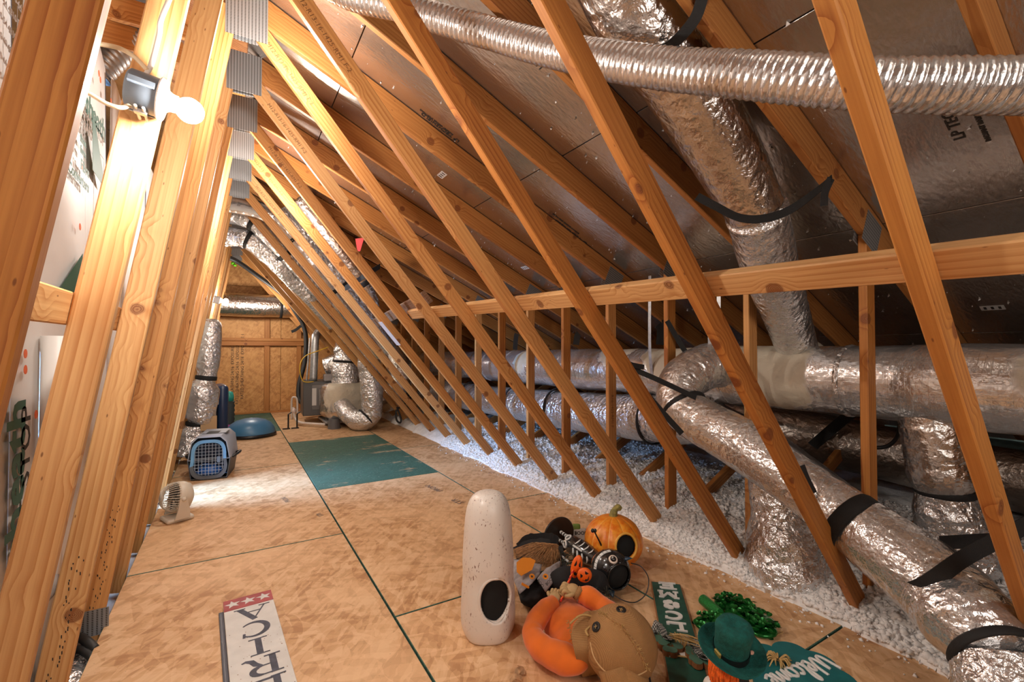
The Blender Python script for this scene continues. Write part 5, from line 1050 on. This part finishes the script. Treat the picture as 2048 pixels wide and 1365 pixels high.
# ---------------------------------------------------------------- witch doll pile
wd_ = thing('witch_doll', 'heap of black doll clothes with straw hair and a printed grey scarf', 'doll', A(1090, 1165, 0))
BC = plain('black_cloth', (.008, .007, .008), .85, bmp=.5, bsc=40)
G().ball(A(1080, 1180, .05), (.15, .10, .055), Matrix.Rotation(.5, 4, 'Z'), 36, fn=lambda th, ph: 1+.12*nz((math.cos(th)*3, math.sin(th)*3, ph*3))).build('body', BC, wd_, True)
G().tube([A(1105, 1170, .10), A(1140, 1160, .12), A(1185, 1165, .10), A(1210, 1185, .06)], [.06, .07, .065, .04], 28, True, 8, wr(.15, 10, .08, 30)).build('skirt', BC, wd_, True)
tt = G(); strap(tt, [A(1118, 1085, .13), A(1090, 1078, .125), A(1062, 1082, .10), A(1040, 1098, .05)], .075, (0, .3, 1), .004, 8)
strap(tt, [A(1100, 1095, .11), A(1060, 1095, .09), A(1030, 1108, .05)], .09, (.2, .6, .6), .004, 8); strap(tt, [A(1118, 1095, .12), A(1123, 1120, .125), A(1120, 1140, .12)], .05, _r, .004, 8)
tt.v = [tuple(V3(p)+V3((.012*nz(p, 22), .012*nz(p, 27), .012*nz(p, 31)))) for p in tt.v]; tt.build('black_tatters', BC, wd_)
STR = plain('straw', (.36, .18, .07), .75, var=.4, nsc=80)
g = G(); rs = random.Random(8); ap = A(1112, 1094, .155)
for i in range(420):
    t = rs.random(); e = A(1022+t*96+rs.uniform(-8, 8), 1106+26*t+rs.uniform(-10, 12), .11+rs.uniform(-.02, .025)); m_ = (ap+e)/2+V3((rs.uniform(-.012, .012), rs.uniform(-.012, .012), .022+rs.uniform(-.012, .018))); g.tube([ap+V3((rs.uniform(-.012, .012), rs.uniform(-.012, .012), rs.uniform(-.01, .01))), m_, e], [.0014, .0014, .0008], 4, True, 3)
g.build('straw_hair', STR, wd_)['kind'] = 'stuff'
def sheet(name, outline, z, m, parent, hgt=.02):
    g = G(); P = [A(u, v, zz) for u, v, zz in outline]; c = sum(P, V3())/len(P)+V3((0, 0, hgt)); R_ = []; v = []
    n = len(P); K = 7
    for k in range(K+1):
        for i in range(n*4):
            p = P[i//4].lerp(P[(i//4+1) % n], (i % 4)/4); q = c.lerp(p, k/K); v.append(q+V3((0, 0, hgt*.6*(1-(k/K)**2)+.006*nz(q, 28)))) 
    N_ = n*4; g.add(v, [(k*N_+i, k*N_+(i+1) % N_, (k+1)*N_+(i+1) % N_, (k+1)*N_+i) for k in range(K) for i in range(N_)]); return solid(g.build(name, m, parent, True), .003), c
GC = plain('grey_print_cloth', (.36, .33, .34), .85, var=.18, nsc=40)
f1, c1 = sheet('scarf', [(1022, 1118, .10), (1052, 1122, .13), (1084, 1130, .14), (1080, 1150, .14), (1064, 1166, .13), (1039, 1189, .09), (1026, 1160, .09)], 0, GC, wd_)
f2, c2 = sheet('scarf_flap', [(1074, 1158, .145), (1092, 1138, .155), (1122, 1122, .15), (1120, 1145, .15), (1112, 1160, .14), (1091, 1184, .11)], 0, GC, wd_)
OPR = plain('orange_print', (.80, .26, .012), .8)
def flat(name, m, u, v, z, poly, par, rot=0.): c = A(u, v, z); return G().prism(poly, frame(c, _r*math.cos(rot)+_u*math.sin(rot), None, (V3((0, 0, 1))-_f*.7).normalized()), .002).build(name, m, par)
disc = lambda r: [(r*math.cos(2*math.pi*i/18), r*math.sin(2*math.pi*i/18)) for i in range(18)]
flat('orange_patch', OPR, 1051, 1130, .178, [(-.05, -.03), (-.03, -.055), (.03, -.035), (.055, .01), (.03, .03), (-.01, .04), (-.045, .02)], f1, .2)
for u, v, z, par in ((1064, 1154, .168, f1), (1091, 1154, .187, f2)):
    flat('printed_disc', OPR, u, v, z, disc(.014), par); flat('printed_face', INK, u, v, z+.0025, [(-.006, .004), (-.002, .006), (.002, .003), (.006, .005), (.004, -.004), (-.004, -.004)], par)
flat('printed_crayon', OPR, 1050, 1172, .135, [(-.02, -.006), (.02, -.006), (.024, 0), (.02, .006), (-.02, .006)], f1, -.5)
for u, v, z, r in ((1081, 1168, .155, -.9), (1098, 1164, .165, .9)): text('print', 'BOO', .020, frame(A(u, v, z), _r*math.cos(r)+_u*math.sin(r), None, (V3((0, 0, 1))-_f*.7).normalized()), INK, f2, 'CENTER')
MOSS = plain('moss_fringe', (.045, .045, .03), .9)
g = G()
for i in range(420):
    if i % 2: p = A(1118+rs.uniform(-14, 22), 1122+rs.uniform(-14, 34), .12+rs.uniform(-.03, .02))
    else: p = A(1195+rs.uniform(-16, 22), 1180+rs.uniform(-26, 26), .07+rs.uniform(-.03, .03))
    e = p+V3((rs.uniform(-.03, .03), rs.uniform(-.03, .03), rs.uniform(-.02, .02))); g.tube([p, (p+e)/2+V3((0, 0, .008)), e], [.0016, .0016, .0008], 4)
g.build('fringe', MOSS, wd_)['kind'] = 'stuff'
G().tube([A(1122, 1112, .13), A(1136, 1124, .12)], [.006, .008], 8).build('white_trim', WP_, wd_, True)
# dried leaf and a scrap by the lower edge
lf_ = thing('dried_leaf', 'curled brown dried leaf on the floor in front of the ghost', 'leaf', A(1030, 1358, 0))
LM = plain('dry_leaf', (.42, .24, .12), .8, var=.3, nsc=50)
for k, (u, v, r) in enumerate(((1030, 1354, .3), (1046, 1350, 1.3), (1020, 1362, -.4))):
    c = A(u, v, .008); g = G(); strap(g, [c, c+V3((.02*math.cos(r), .02*math.sin(r), .014)), c+V3((.045*math.cos(r), .045*math.sin(r), .004))], .022, (-math.sin(r), math.cos(r), .4), .0012, 6); g.build('leaf_blade', LM, lf_, 'a')
